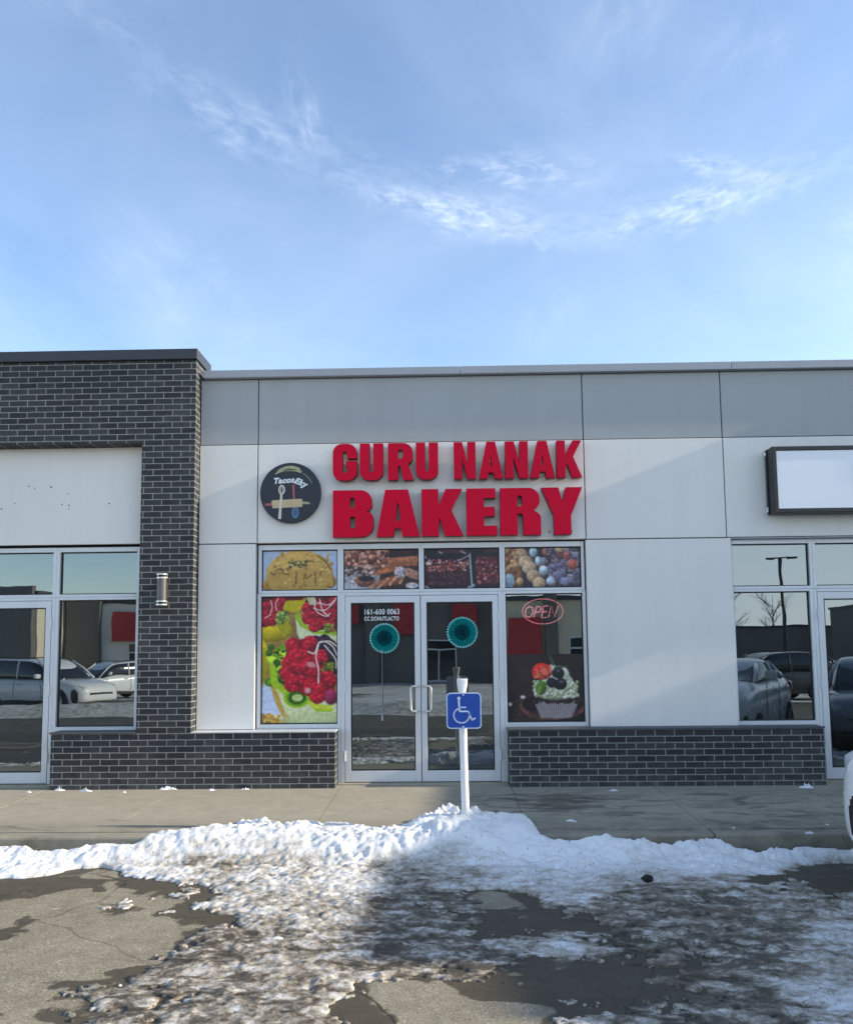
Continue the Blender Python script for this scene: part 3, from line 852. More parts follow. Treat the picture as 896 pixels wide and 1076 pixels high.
def door(x0, x1, z0, z1, hinge_left=True, stile=.062, top=.075, bottom=.118, handle=True, rail=False):
    b = MB()
    y0, y1 = FY0-.004, FY0+.044
    b.box(x0, x0+stile, y0, y1, z0, z1); b.box(x1-stile, x1, y0, y1, z0, z1)
    b.box(x0+stile, x1-stile, y0, y1, z0, z0+bottom); b.box(x0+stile, x1-stile, y0, y1, z1-top, z1)
    d = b.build('door', M['alu'], B, bevel=0.003)
    gx0, gx1, gz0, gz1 = x0+stile, x1-stile, z0+bottom, z1-top
    g = .012; gy = FY0+.022
    k = MB()
    k.box(gx0, gx0+g, gy-.016, gy+.016, gz0, gz1); k.box(gx1-g, gx1, gy-.016, gy+.016, gz0, gz1)
    k.box(gx0+g, gx1-g, gy-.016, gy+.016, gz0, gz0+g); k.box(gx0+g, gx1-g, gy-.016, gy+.016, gz1-g, gz1)
    k.build('gasket', M['gasket'], d)
    MB().box(gx0+g, gx1-g, gy-.004, gy+.004, gz0+g, gz1-g).build('pane', M['glass'], d)
    # hinges on the outer edge
    hx = x0-.004 if hinge_left else x1+.004
    each('hinge', M['alu_bright'], d, tubes=[([(hx, y0-.008, z-.055), (hx, y0-.008, z+.055)], .010, 8) for z in (z0+.28, (z0+z1)/2+.02, z1-.24)], smooth=True, sharp=40)
    if handle:
        s = 1 if hinge_left else -1
        hx = (x1-stile*.5) if hinge_left else (x0+stile*.5)
        zc = 1.12; hh = .135; dx = -s*.075
        # offset pull: starts at the stile, reaches out and inwards over the glass
        pts = [(hx, y0, zc+hh), (hx, y0-.045, zc+hh), (hx+dx*.25, y0-.062, zc+hh), (hx+dx*.8, y0-.064, zc+hh), (hx+dx, y0-.064, zc+hh-.025),
               (hx+dx, y0-.064, zc-hh+.025), (hx+dx*.8, y0-.064, zc-hh), (hx+dx*.25, y0-.062, zc-hh), (hx, y0-.045, zc-hh), (hx, y0, zc-hh)]
        MB().tube(pts, .0125, 10).build('handle', M['lamp_ring'], d, smooth=True, sharp=60)
    if rail:
        MB().tube([(gx0-.01, gy+.05, 1.155), (gx1+.01, gy+.05, 1.155)], .017, 10).build('push_bar', M['lamp_ring'], d, smooth=True, sharp=60)
    return d

def jamb(x0, x1, z0, z1, name='door_frame'):
    return MB().box(x0, x1, FY0, FY1, z0, z1).build(name, M['alu'], B, bevel=0.003)

# bakery storefront: x -2.08 .. 1.535
window(-2.078, -1.160, 2.287, 2.832, (.036, .032, .032, .058))
window(-1.159, -0.262, 2.287, 2.832, (.031, .027, .032, .058))
window(-0.261, 0.633, 2.287, 2.832, (.027, .028, .032, .058))
window(0.634, 1.540, 2.287, 2.832, (.030, .033, .032, .058))
window(-2.085, -1.160, 0.800, 2.286, (.040, .034, .050, .030))
window(0.634, 1.545, 0.800, 2.286, (.030, .035, .050, .030))
jamb(-1.160+.001, -1.112, GZ+.018, 2.286)
jamb(0.583, 0.633, GZ+.018, 2.286)
jamb(-1.111, 0.582, 2.252, 2.286)
door(-1.108, -0.280, 0.226, 2.248, True)
door(-0.272, 0.579, 0.226, 2.248, False)

# left shop: window right of its door, lights above
window(-4.349, -3.408, 2.271, 2.832, (.038, .034, .033, .052))
window(-5.300, -4.350, 2.271, 2.832, (.038, .038, .033, .052))
window(-4.349, -3.408, 0.790, 2.270, (.038, .034, .050, .030))
jamb(-4.388, -4.350, GZ+.018, 2.270)
jamb(-5.262, -4.389, 2.236, 2.270)
jamb(-5.30, -5.263, GZ+.018, 2.270)
door(-5.261, -4.392, 0.232, 2.232, False, rail=True, handle=False)
window(-6.44, -5.301, 2.271, 2.832, (.038, .038, .033, .052))
window(-6.44, -5.301, GZ+.02, 2.270, (.038, .038, .050, .030))

each('door_frame', M['alu'], B, [(-1.192, -1.1605, FY0, FY1, GZ+.018, .799), (.6335, .658, FY0, FY1, GZ+.018, .799), (-4.3495, -4.285, FY0, FY1, GZ+.024, .789), (3.948, 4.0285, FY0, FY1, GZ+.018, .799)], bevel=.003)
# right shop
window(3.134, 4.038, 2.274, 2.826, (.030, .034, .033, .050))
window(4.039, 5.02, 2.274, 2.826, (.034, .034, .033, .050))
window(3.138, 4.028, 0.800, 2.273, (.030, .038, .045, .026))
jamb(4.029, 4.066, GZ+.018, 2.273)
jamb(4.067, 4.985, 2.240, 2.273)
jamb(4.986, 5.02, GZ+.018, 2.273)
door(4.069, 4.983, 0.226, 2.236, True, stile=.066, rail=True, handle=False)
window(5.021, 5.95, 2.274, 2.826, (.034, .034, .033, .050))
window(5.021, 5.95, GZ+.02, 2.273, (.034, .034, .050, .026))
MB().box(3.10, 5.95, -0.006, 0.14, 2.828, 2.840).build('head_flashing', M['coping_grey'], B)

# ------------------------------------------------------------------ unseen wing, added and stepped to shade the right of the lot
Wg = thing('shading_shop_wing', 'unseen pale shop wing at the right end of the row, added to shade the lot', 'building', (20, -2.6, 0))
TAN = tan(SUN_EL)/cos(SUN_DELTA)
wt = 0.12 + (14.0+0.30)*TAN
MB().box(14.0, 26, -5.25, 14, -0.1, wt).build('wall', M['white_stucco'], Wg)
MB().box(14.0, 26, -5.9, -5.254, -0.1, wt-.34).build('wall', M['dark_wall'], Wg)  # end steps down to shape the shadow edge on the lot
MB().box(14.0, 26, -9.0, -5.904, -0.1, wt-.75).build('wall', M['white_stucco'], Wg)

# ------------------------------------------------------------------ painted prints (vinyl window graphics)
class Art:
    """paints colours on a fine vertex grid; coordinates are those of an enlarged view of the photo"""
    def __init__(s, x0, y0, x1, y1, nx, ny):
        s.nx, s.ny = nx, ny
        s.X, s.Y = np.meshgrid(np.linspace(x0, x1, nx), np.linspace(y0, y1, ny))
        s.c = np.zeros((ny, nx, 3))
        s.sc = (x1-x0)/nx
    def col(s, c): return np.array(c, float)
    def fill(s, c): s.c[:] = c; return s
    def blend(s, m, c):
        s.c = s.c*(1-m[..., None]) + np.asarray(c, float)*m[..., None]
    def ell(s, cx, cy, rx, ry, col, rot=0, soft=None, a=1.0, lit=0.0):
        dx, dy = s.X-cx, s.Y-cy
        u = (dx*cos(rot)+dy*sin(rot))/rx; v = (-dx*sin(rot)+dy*cos(rot))/ry
        r = np.sqrt(u*u+v*v)
        k = soft if soft else s.sc*1.2/min(rx, ry)
        m = np.clip((1-r)/k+0.5, 0, 1)*a
        c = np.broadcast_to(np.asarray(col, float), s.c.shape)
        if lit:
            c = np.clip(c*(1 + lit*(-(dx/rx)*0.35-(dy/ry)*0.6 - 0.25*r*r + 0.15)[..., None]), 0, 255)
        s.c = s.c*(1-m[..., None]) + c*m[..., None]
        return s
    def poly(s, pts, col, a=1.0):
        inside = np.zeros(s.X.shape, bool)
        n = len(pts)
        for i in range(n):
            x1, y1 = pts[i]; x2, y2 = pts[(i+1) % n]
            if y1 == y2: continue
            cnd = ((y1 > s.Y) != (y2 > s.Y)) & (s.X < (x2-x1)*(s.Y-y1)/(y2-y1)+x1)
            inside ^= cnd
        s.blend(inside*a, col); return s
    def line(s, pts, w, col, a=1.0):
        m = np.zeros(s.X.shape)
        for (x1, y1), (x2, y2) in zip(pts[:-1], pts[1:]):
            L2 = (x2-x1)**2+(y2-y1)**2 + 1e-9
            t = np.clip(((s.X-x1)*(x2-x1)+(s.Y-y1)*(y2-y1))/L2, 0, 1)
            d = np.hypot(s.X-x1-t*(x2-x1), s.Y-y1-t*(y2-y1))
            m = np.maximum(m, np.clip((w/2-d)/s.sc+0.5, 0, 1))
        s.blend(m*a, col); return s
    def curve(s, pts, w, col, a=1.0):
        P = [np.array(q, float) for q in pts]
        P = [2*P[0]-P[1]] + P + [2*P[-1]-P[-2]]
        out = []
        for i in range(1, len(P)-2):
            for k in range(6):
                t = k/6
                out.append(tuple(0.5*((2*P[i]) + (P[i+1]-P[i-1])*t + (2*P[i-1]-5*P[i]+4*P[i+1]-P[i+2])*t*t + (3*P[i]-P[i-1]-3*P[i+1]+P[i+2])*t**3)))
        out.append(tuple(P[-2]))
        return s.line([(x+2, y+3) for x, y in out], w, (110, 30, 44), a*.5).line(out, w, col, a)
    def grain(s, sc, amt, seed, mask=None):
        n = fbm(s.X/sc, s.Y/sc, 3, seed)-0.5
        k = (1+n*amt*2)[..., None]
        s.c = np.clip(s.c*k, 0, 255) if mask is None else np.where(mask[..., None], np.clip(s.c*k, 0, 255), s.c)
        return s
    def dots(s, rs, n, box, r, cols, lit=0.5, asp=1.0):
        for _ in range(n):
            x = rs.uniform(box[0], box[2]); y = rs.uniform(box[1], box[3]); q = rs.uniform(r[0], r[1])
            s.ell(x, y, q, q*asp, cols[rs.randint(len(cols))], rs.uniform(0, 3), lit=lit)
        return s
    def build(s, name, x0, x1, z0, z1, y, label, group='food pictures on the bakery windows', thick=0.003):
        for _ in range(2):
            pc = np.pad(s.c, ((1, 1), (1, 1), (0, 0)), 'edge')
            s.c = (pc[1:-1, 1:-1]*2 + pc[:-2, 1:-1] + pc[2:, 1:-1] + pc[1:-1, :-2] + pc[1:-1, 2:])/6
        t = s.c/255.0
        lin = np.where(t <= 0.04045, t/12.92, ((t+0.055)/1.055)**2.4)
        nx, ny = s.nx, s.ny
        gx, gz = np.meshgrid(np.linspace(x0, x1, nx), np.linspace(z1, z0, ny))
        co = np.stack([gx, np.full_like(gx, y), gz], -1).reshape(-1, 3)
        idx = np.arange(nx*ny).reshape(ny, nx)
        q = np.stack([idx[:-1, :-1], idx[1:, :-1], idx[1:, 1:], idx[:-1, 1:]], -1).reshape(-1, 4)
        bk = [(x0, y+thick, z0), (x1, y+thick, z0), (x1, y+thick, z1), (x0, y+thick, z1)]
        N0 = nx*ny
        tl, tr_, bl, brr = 0, nx-1, (ny-1)*nx, ny*nx-1
        ex = [(N0, N0+1, N0+2, N0+3)]
        co = np.vstack([co, bk])
        base = Vector(((x0+x1)/2, y, z0))
        co = co - np.array(base)
        me = bpy.data.meshes.new(name)
        me.from_pydata(co.tolist(), [], q.tolist() + [tuple(e) for e in ex] + [(bl, N0, N0+1, brr), (brr, N0+1, N0+2, tr_), (tr_, N0+2, N0+3, tl), (tl, N0+3, N0, bl)])
        a = me.color_attributes.new('print', 'FLOAT_COLOR', 'POINT')
        full = np.vstack([np.concatenate([lin.reshape(-1, 3), np.ones((N0, 1))], 1), np.tile([[0.03, 0.03, 0.03, 1]], (4, 1))])
        a.data.foreach_set('color', full.astype(np.float32).ravel())
        me.materials.append(M['print'])
        o = bpy.data.objects.new(name, me); COL.objects.link(o); o.location = base
        return prop(o, label, 'poster', group)

PY = GY - 0.0095
def raspberry(A, rs, x, y, r, col=(176, 20, 44)):
    A.ell(x, y, r*1.06, r*1.1, tuple(c*.8 for c in col), lit=.5)
    for k in range(16):
        a = rs.uniform(0, 6.28); q = r*sqrt(rs.uniform(0, .8))
        f = rs.uniform(.88, 1.14)
        A.ell(x+cos(a)*q, y+sin(a)*q, r*.30, r*.30, tuple(min(255, c*f) for c in col), lit=.55)
    A.ell(x-r*.3, y-r*.35, r*.22, r*.16, tuple(min(255, c*1.15+48) for c in col), soft=.9, a=.7)

# tart picture, coordinates from an enlarged crop (75..462, 327..980)
rs = np.random.RandomState(3)
A = Art(75, 327, 462, 980, 190, 320)
A.fill((150, 118, 62)).grain(60, .5, 1)
A.poly([(75, 750), (140, 790), (215, 985), (75, 985)], (196, 212, 236))
A.ell(120, 985, 90, 40, (200, 165, 92)).dots(rs, 50, (75, 930, 175, 980), (4, 9), [(205, 160, 60), (170, 120, 40), (230, 200, 120)])
A.poly([(160, 345), (300, 335), (290, 385), (250, 410), (190, 400)], (196, 178, 22))
A.poly([(75, 330), (300, 327), (280, 345), (75, 352)], (96, 16, 26))
A.ell(120, 500, 110, 62, (208, 184, 20), lit=.5).ell(140, 440, 80, 40, (150, 164, 70))
A.poly([(200, 420), (222, 500), (190, 540), (150, 470)], (170, 160, 24))
for p in [(95, 380), (130, 375), (100, 420), (140, 410), (90, 455), (125, 450), (155, 380), (165, 350)]:
    raspberry(A, rs, *p, 27)
A.dots(rs, 40, (150, 400, 200, 465), (5, 10), [(126, 150, 60), (170, 190, 90), (90, 120, 50)])
A.line([(90, 438), (118, 420), (128, 380), (120, 345)], 5, (240, 235, 225)).line([(150, 400), (145, 360), (158, 335)], 5, (240, 235, 225))
A.ell(75, 660, 36, 112, (206, 186, 24), lit=.4)
A.ell(85, 690, 14, 100, (160, 150, 30), a=.6)
# upper right tart
A.poly([(245, 420), (262, 415), (330, 480), (462, 520), (462, 575), (280, 572), (255, 520)], (214, 222, 176))
A.poly([(240, 425), (262, 405), (300, 470), (360, 505), (462, 512), (462, 530), (340, 520), (270, 480)], (158, 190, 40))
A.poly([(300, 335), (462, 327), (462, 500), (350, 490), (290, 420)], (92, 14, 28))
for p in [(310, 390), (345, 420), (310, 440), (375, 470), (410, 460), (440, 420), (340, 370), (405, 420), (445, 360), (380, 380), (345, 480), (425, 480)]:
    raspberry(A, rs, *p, 29)
A.poly([(300, 332), (345, 330), (358, 370), (320, 372)], (196, 200, 160))
for l in [[(345, 345), (350, 400), (400, 430), (425, 415)], [(360, 360), (420, 370), (462, 330)], [(340, 390), (395, 400), (440, 360), (455, 335)], [(370, 340), (385, 400), (415, 430)]]:
    A.curve(l, 5.5, (240, 230, 220))
A.dots(rs, 24, (390, 470, 440, 515), (5, 10), [(130, 150, 50), (90, 110, 40)])
# main tart
A.poly([(115, 770), (140, 770), (215, 900), (320, 970), (330, 985), (205, 985), (150, 880)], (196, 158, 70))
A.poly([(140, 780), (180, 820), (462, 880), (462, 985), (300, 985), (200, 930)], (214, 220, 168))
A.ell(340, 960, 150, 40, (196, 206, 146), soft=.5)
A.poly([(112, 640), (150, 590), (200, 560), (250, 700), (240, 780), (190, 820), (140, 770), (122, 710)], (122, 160, 30))
A.dots(rs, 26, (112, 580, 200, 780), (14, 26), [(150, 190, 30), (92, 140, 20), (176, 208, 50), (60, 100, 20)])
A.dots(rs, 60, (140, 600, 215, 780), (3, 6), [(30, 40, 14), (20, 30, 10)])
A.line([(130, 690), (140, 770), (190, 810), (260, 800), (300, 850), (360, 900), (420, 905)], 34, (164, 200, 30))
A.line([(280, 850), (350, 895), (425, 900)], 20, (205, 210, 60))
A.ell(255, 845, 66, 54, (140, 186, 22)).ell(255, 847, 50, 40, (82, 140, 20)).ell(258, 848, 26, 18, (190, 206, 130))
for k in range(18):
    a = k/18*6.28; A.ell(257+cos(a)*37, 848+sin(a)*27, 4, 5, (26, 36, 12))
A.ell(400, 620, 70, 80, (34, 22, 34))
for p in [(350, 565), (395, 560), (430, 600), (440, 660), (400, 650), (440, 700)]:
    raspberry(A, rs, *p, 32, (46, 30, 48))
A.poly([(215, 560), (290, 545), (360, 610), (450, 740), (440, 860), (350, 860), (210, 790), (180, 700)], (150, 16, 38))
for p in [(235, 580), (290, 640), (250, 625), (215, 670), (320, 570), (205, 720), (240, 745), (290, 750), (340, 700), (375, 640), (330, 790), (380, 800), (420, 760), (360, 840), (255, 690), (300, 700), (400, 730), (230, 780)]:
    raspberry(A, rs, *p, 36, (188, 20, 46))
A.ell(328, 680, 26, 15, (226, 170, 160), .3, soft=.7, a=.8).ell(310, 812, 16, 15, (226, 190, 180), soft=.7, a=.8).ell(428, 845, 32, 40, (140, 36, 78), lit=.7, soft=.3)
A.dots(rs, 30, (385, 670, 440, 715), (5, 10), [(110, 130, 40), (80, 100, 30), (150, 160, 60)])
for l in [[(312, 612), (345, 620), (372, 562), (430, 580), (462, 640)], [(365, 575), (352, 640), (364, 700), (364, 775)], [(372, 565), (420, 560), (462, 590)], [(395, 580), (450, 650), (455, 700)]]:
    A.curve(l, 7, (240, 232, 220))
A.grain(9, .12, 5)
A.build('poster', -2.043, -1.197, 0.852, 2.253, PY, 'tall poster of a raspberry and kiwi fruit tart on the bakery window')

# biscuit picture (x 78..462, y 92..293)
rs = np.random.RandomState(4)
A = Art(78, 92, 462, 293, 190, 100)
A.fill((178, 196, 224))
A.ell(270, 270, 180, 40, (206, 216, 232))
A.ell(268, 215, 172, 122, (196, 158, 82), lit=.25).ell(120, 265, 40, 30, (180, 130, 56), lit=.4).ell(420, 250, 34, 34, (170, 122, 60), lit=.4)
A.poly([(88, 250), (130, 190), (420, 190), (440, 270), (380, 290), (130, 290)], (192, 152, 74))
A.dots(rs, 60, (120, 110, 430, 280), (5, 12), [(206, 170, 96), (176, 132, 60), (190, 150, 80)], lit=.3)
A.line([(215, 152), (250, 160), (300, 168)], 14, (96, 92, 44)).dots(rs, 16, (220, 146, 305, 175), (5, 9), [(132, 128, 70), (80, 76, 40), (190, 180, 120)])
for l in [[(122, 200), (136, 215), (150, 205)], [(150, 190), (172, 182), (186, 196)], [(180, 205), (215, 212)], [(252, 200), (250, 250), (236, 272)], [(300, 210), (288, 240)], [(345, 200), (350, 270)], [(330, 215), (300, 235)], [(376, 200), (372, 220)], [(360, 120), (400, 150), (425, 190)], [(290, 262), (300, 272)], [(205, 180), (212, 190)], [(100, 255), (108, 270)], [(310, 145), (340, 150)]]:
    A.line(l, 5, (96, 64, 32))
A.grain(5, .14, 9)
A.build('poster', -2.043, -1.194, 2.320, 2.772, PY, 'wide poster of one large golden biscuit above the fruit tart poster')

# mixed bread picture, coordinates px x 452..846 y 38..250
rs = np.random.RandomState(5)
A = Art(452, 38, 846, 250, 190, 100)
A.fill((60, 42, 40))
A.poly([(452, 140), (640, 130), (640, 250), (452, 250)], (150, 146, 150)).poly([(452, 180), (560, 180), (540, 250), (452, 250)], (176, 176, 182))
A.dots(rs, 170, (452, 40, 690, 135), (8, 17), [(158, 104, 88), (120, 66, 54), (186, 134, 112), (96, 48, 40), (200, 150, 130)], lit=.6)
A.dots(rs, 60, (452, 130, 620, 170), (5, 12), [(190, 170, 164), (104, 80, 76), (150, 120, 112), (70, 50, 48)])
A.poly([(690, 40), (846, 38), (846, 85), (690, 90)], (48, 30, 36))
for x0, y0, x1, y1, w_, c_ in [(700, 100, 838, 92, 34, (178, 112, 78)), (705, 118, 838, 116, 22, (150, 88, 58)), (650, 150, 720, 140, 26, (166, 86, 52)), (790, 160, 840, 180, 44, (176, 128, 108)),
                               (620, 165, 700, 145, 22, (190, 110, 74))]:
    A.line([(x0, y0), (x1, y1)], w_, c_)
A.ell(560, 205, 56, 30, (140, 90, 70), lit=.5).ell(570, 192, 42, 15, (36, 34, 42)).ell(575, 128, 30, 12, (196, 160, 140))
for k in range(7):
    A.line([(590+k*26, 240-k*4), (640+k*22, 205-k*6), (670+k*20, 215-k*8)], 15, [(196, 140, 108), (150, 84, 58)][k % 2])
A.ell(748, 160, 32, 30, (186, 172, 176), lit=.6).dots(rs, 20, (722, 136, 774, 186), (3, 6), [(212, 202, 204), (150, 136, 140)])
A.ell(810, 230, 34, 16, (214, 206, 206)).ell(490, 225, 34, 22, (190, 188, 192))
A.grain(9, .4, 6)
A.build('poster', -1.128, -0.290, 2.320, 2.772, PY, 'wide poster of assorted breads and sausage rolls, above the left door')

# chocolate cake picture, x 26..428 y 44..258
rs = np.random.RandomState(6)
A = Art(26, 44, 428, 258, 190, 100)
A.fill((22, 22, 36)).grain(40, .4, 4)
A.poly([(120, 46), (250, 46), (240, 70), (130, 66)], (74, 38, 44)).poly([(340, 44), (428, 44), (428, 68), (350, 66)], (70, 44, 48))
A.poly([(36, 104), (262, 100), (268, 150), (264, 240), (44, 242)], (58, 26, 38)).poly([(300, 90), (428, 88), (428, 240), (330, 240), (305, 190)], (78, 32, 44))
A.dots(rs, 190, (40, 104, 262, 165), (3, 7), [(142, 66, 60), (180, 110, 96), (96, 36, 42), (210, 160, 150)], lit=.8)
A.dots(rs, 130, (46, 165, 262, 238), (3, 6), [(96, 50, 64), (50, 24, 38), (120, 76, 88), (34, 18, 30)], lit=.6)
A.dots(rs, 170, (305, 92, 428, 236), (3, 7), [(140, 58, 62), (110, 46, 58), (170, 110, 104), (70, 26, 40)], lit=.8)
A.line([(272, 74), (276, 150), (282, 250)], 9, (176, 182, 190)).line([(110, 62), (124, 68)], 10, (150, 150, 160)).line([(225, 60), (250, 70)], 10, (150, 150, 160)).line([(215, 108), (275, 78)], 7, (150, 146, 154))
A.ell(50, 122, 11, 8, (214, 206, 210)).line([(28, 240), (56, 256)], 9, (168, 172, 180)).line([(262, 252), (292, 240)], 12, (160, 166, 172)).line([(34, 84), (40, 94)], 8, (170, 175, 180))
A.grain(6, .25, 8)
A.build('poster', -0.236, 0.605, 2.320, 2.772, PY, 'wide poster of dark chocolate cake blocks, above the right door')

# pile of biscuits picture, x 456..864 y 38..256
rs = np.random.RandomState(8)
A = Art(456, 38, 864, 256, 190, 100)
A.fill((44, 42, 56)).poly([(456, 150), (500, 190), (520, 256), (456, 256)], (150, 170, 180))
A.dots(rs, 70, (456, 38, 540, 245), (12, 20), [(172, 122, 84), (140, 92, 62), (190, 146, 104), (120, 76, 54)], lit=.7)
A.ell(482, 218, 28, 40, (150, 172, 186), lit=.3)
A.dots(rs, 60, (640, 45, 860, 250), (12, 24), [(84, 78, 98), (104, 62, 66), (132, 128, 146), (66, 54, 70), (150, 90, 80), (96, 92, 116)], lit=.6)
for x_, y_, r_, c_ in [(548, 78, 36, (176, 148, 118)), (570, 118, 40, (186, 158, 126)), (590, 152, 40, (190, 162, 132)), (612, 196, 38, (178, 150, 118)), (640, 232, 36, (186, 158, 122))]:
    A.ell(x_, y_, r_, r_*.9, (120, 96, 74)).ell(x_-2, y_-3, r_*.94, r_*.84, c_, lit=.4)
for x_, y_, rx, ry, c_ in [(612, 66, 22, 28, (156, 180, 196)), (636, 114, 17, 26, (168, 190, 204)), (664, 164, 24, 26, (172, 192, 206)), (702, 222, 24, 24, (176, 190, 204)), (818, 134, 30, 28, (176, 90, 76)), (754, 52, 28, 16, (178, 160, 122)), (748, 185, 36, 34, (112, 110, 136)), (786, 222, 38, 24, (120, 120, 146)), (714, 150, 30, 22, (100, 98, 122)), (790, 85, 20, 24, (150, 70, 66)), (840, 85, 18, 20, (112, 116, 140))]:
    A.ell(x_, y_, rx, ry, c_, lit=.6)
A.dots(rs, 160, (680, 50, 862, 250), (2, 4), [(180, 180, 196), (40, 36, 50), (150, 110, 104)])
A.grain(8, .3, 11)
A.build('poster', 0.661, 1.508, 2.322, 2.776, PY, 'wide poster of piled round biscuits, above the cupcake window')

# cupcake picture, x 458..828 y 570..890
rs = np.random.RandomState(9)
A = Art(458, 570, 828, 890, 180, 160)
A.fill((26, 21, 26)).ell(560, 680, 90, 160, (44, 30, 32), soft=.8).grain(60, .4, 3)
A.poly([(500, 800), (560, 800), (640, 890), (470, 890)], (52, 38, 32)).dots(rs, 60, (500, 820, 580, 885), (2, 5), [(84, 62, 48), (40, 28, 24)])
A.ell(675, 815, 158, 66, (116, 72, 62)).ell(675, 806, 148, 54, (30, 20, 22)).ell(680, 850, 120, 26, (60, 38, 36), a=.7)
A.ell(533, 773, 12, 8, (220, 214, 208)).ell(472, 806, 9, 9, (210, 206, 200)).line([(472, 806), (530, 780)], 3, (110, 96, 88)).line([(600, 878), (700, 878), (790, 860), (826, 838)], 3, (120, 84, 74))
A.poly([(580, 778), (802, 778), (765, 868), (690, 878), (620, 862)], (120, 112, 112))
for k in range(20):
    x_ = 586+k*11.2
    A.line([(x_, 790), (620+(x_-586)*.66, 870)], 5, (172, 164, 164)).line([(x_+5, 790), (624+(x_-586)*.66, 870)], 3, (104, 92, 94))
A.dots(rs, 60, (584, 774, 806, 798), (7, 11), [(30, 22, 24), (52, 40, 38)])
A.ell(690, 740, 108, 48, (176, 184, 152), lit=.5).ell(700, 705, 78, 48, (190, 196, 168), lit=.4).ell(715, 670, 44, 44, (206, 208, 190), lit=.3)
A.dots(rs, 330, (588, 700, 797, 778), (4, 9), [(196, 200, 176), (168, 178, 138), (214, 216, 198), (156, 166, 122)], lit=.5)
A.ell(680, 650, 18, 34, (228, 224, 212)).ell(622, 730, 26, 34, (78, 110, 36), .3, lit=.5).ell(612, 740, 10, 22, (120, 150, 60), .3)
A.ell(628, 652, 48, 40, (200, 40, 34), lit=.5).ell(640, 652, 22, 16, (232, 110, 90), .8).ell(668, 640, 6, 22, (236, 120, 100)).ell(600, 670, 18, 16, (226, 70, 58))
A.dots(rs, 30, (590, 620, 665, 690), (1.5, 3), [(250, 190, 130)])
A.ell(705, 662, 30, 28, (20, 22, 34), lit=.9).ell(714, 712, 32, 28, (18, 20, 32), lit=.9).ell(672, 705, 24, 24, (24, 26, 38), lit=.9).ell(705, 650, 9, 6, (80, 86, 106)).ell(720, 702, 10, 6, (86, 92, 112))
A.line([(668, 580), (682, 620)], 13, (56, 84, 44)).line([(690, 636), (750, 628)], 10, (50, 76, 40)).line([(672, 676), (700, 690)], 4, (220, 220, 210))
A.grain(5, .16, 12)
A.build('poster', 0.666, 1.508, 0.852, 1.588, PY, 'square poster of a cupcake topped with strawberry, under the OPEN sign')

# ------------------------------------------------------------------ red channel letters
def arc(cx, cy, r, a0, a1, n=6):
    return [(cx+r*cos(radians(a0+(a1-a0)*k/n)), cy+r*sin(radians(a0+(a1-a0)*k/n))) for k in range(n+1)]

def rr(x0, y0, x1, y1, r):
    return arc(x1-r, y0+r, r, -90, 0, 4)+arc(x1-r, y1-r, r, 0, 90, 4)+arc(x0+r, y1-r, r, 90, 180, 4)+arc(x0+r, y0+r, r, 180, 270, 4)

def glyph_thin(ch):
    """condensed rounded capitals, height 1; returns width and loops"""
    w, s, r, h = .61, .245, .24, .21
    if ch == 'G':
        o = [(w, .60), (w, 1-r)] + arc(w-r, 1-r, r, 0, 90) + arc(r, 1-r, r, 90, 180) + arc(r, r, r, 180, 270) + arc(w-r, r, r, 270, 360) + \
            [(w, .53), (.33, .53), (.33, .38), (w-s, .38), (w-s, h+.04)] + arc(w-s-.05, h+.05, .05, 0, -90, 3) + arc(s+.05, h+.05, .05, 270, 180, 3) + \
            arc(s+.05, 1-h-.05, .05, 180, 90, 3) + arc(w-s-.05, 1-h-.05, .05, 90, 0, 3) + [(w-s, .60)]
        return w, [o]
    if ch == 'U':
        w = .58
        o = [(w, 1), (w-s, 1), (w-s, h+.06)] + arc(w-s-.045, h+.05, .045, 0, -90, 3) + arc(s+.045, h+.05, .045, 270, 180, 3) + [(s, 1), (0, 1)] + arc(r, r, r, 180, 270) + arc(w-r, r, r, 270, 360)
        return w, [o]
    if ch == 'R':
        o = [(0, 0), (s, 0), (s, .38), (.31, .38), (w-.235, 0), (w+.02, 0), (w-.115, .43)] + arc(w-.16, .60, .16, -60, 0, 4) + arc(w-r, 1-r, r, 0, 90) + [(0, 1)]
        return w, [o, rr(s, .57, w-s+.01, .82, .05)]
    if ch == 'N':
        return w, [[(0, 0), (.225, 0), (.225, .58), (w-.235, 0), (w, 0), (w, 1), (w-.225, 1), (w-.225, .42), (.235, 1), (0, 1)]]
    if ch == 'A':
        w = .67
        return w, [[(0, 0), (.235, 0), (.265, .165), (w-.265, .165), (w-.235, 0), (w, 0), (w-.215, 1), (.215, 1)], [(.302, .35), (w-.302, .35), (w/2+.004, .62), (w/2-.004, .62)]]
    if ch == 'K':
        w = .70
        return w, [[(0, 0), (.235, 0), (.235, .27), (.29, .37), (.43, 0), (w, 0), (.455, .56), (w, 1), (.45, 1), (.235, .63), (.235, 1), (0, 1)]]

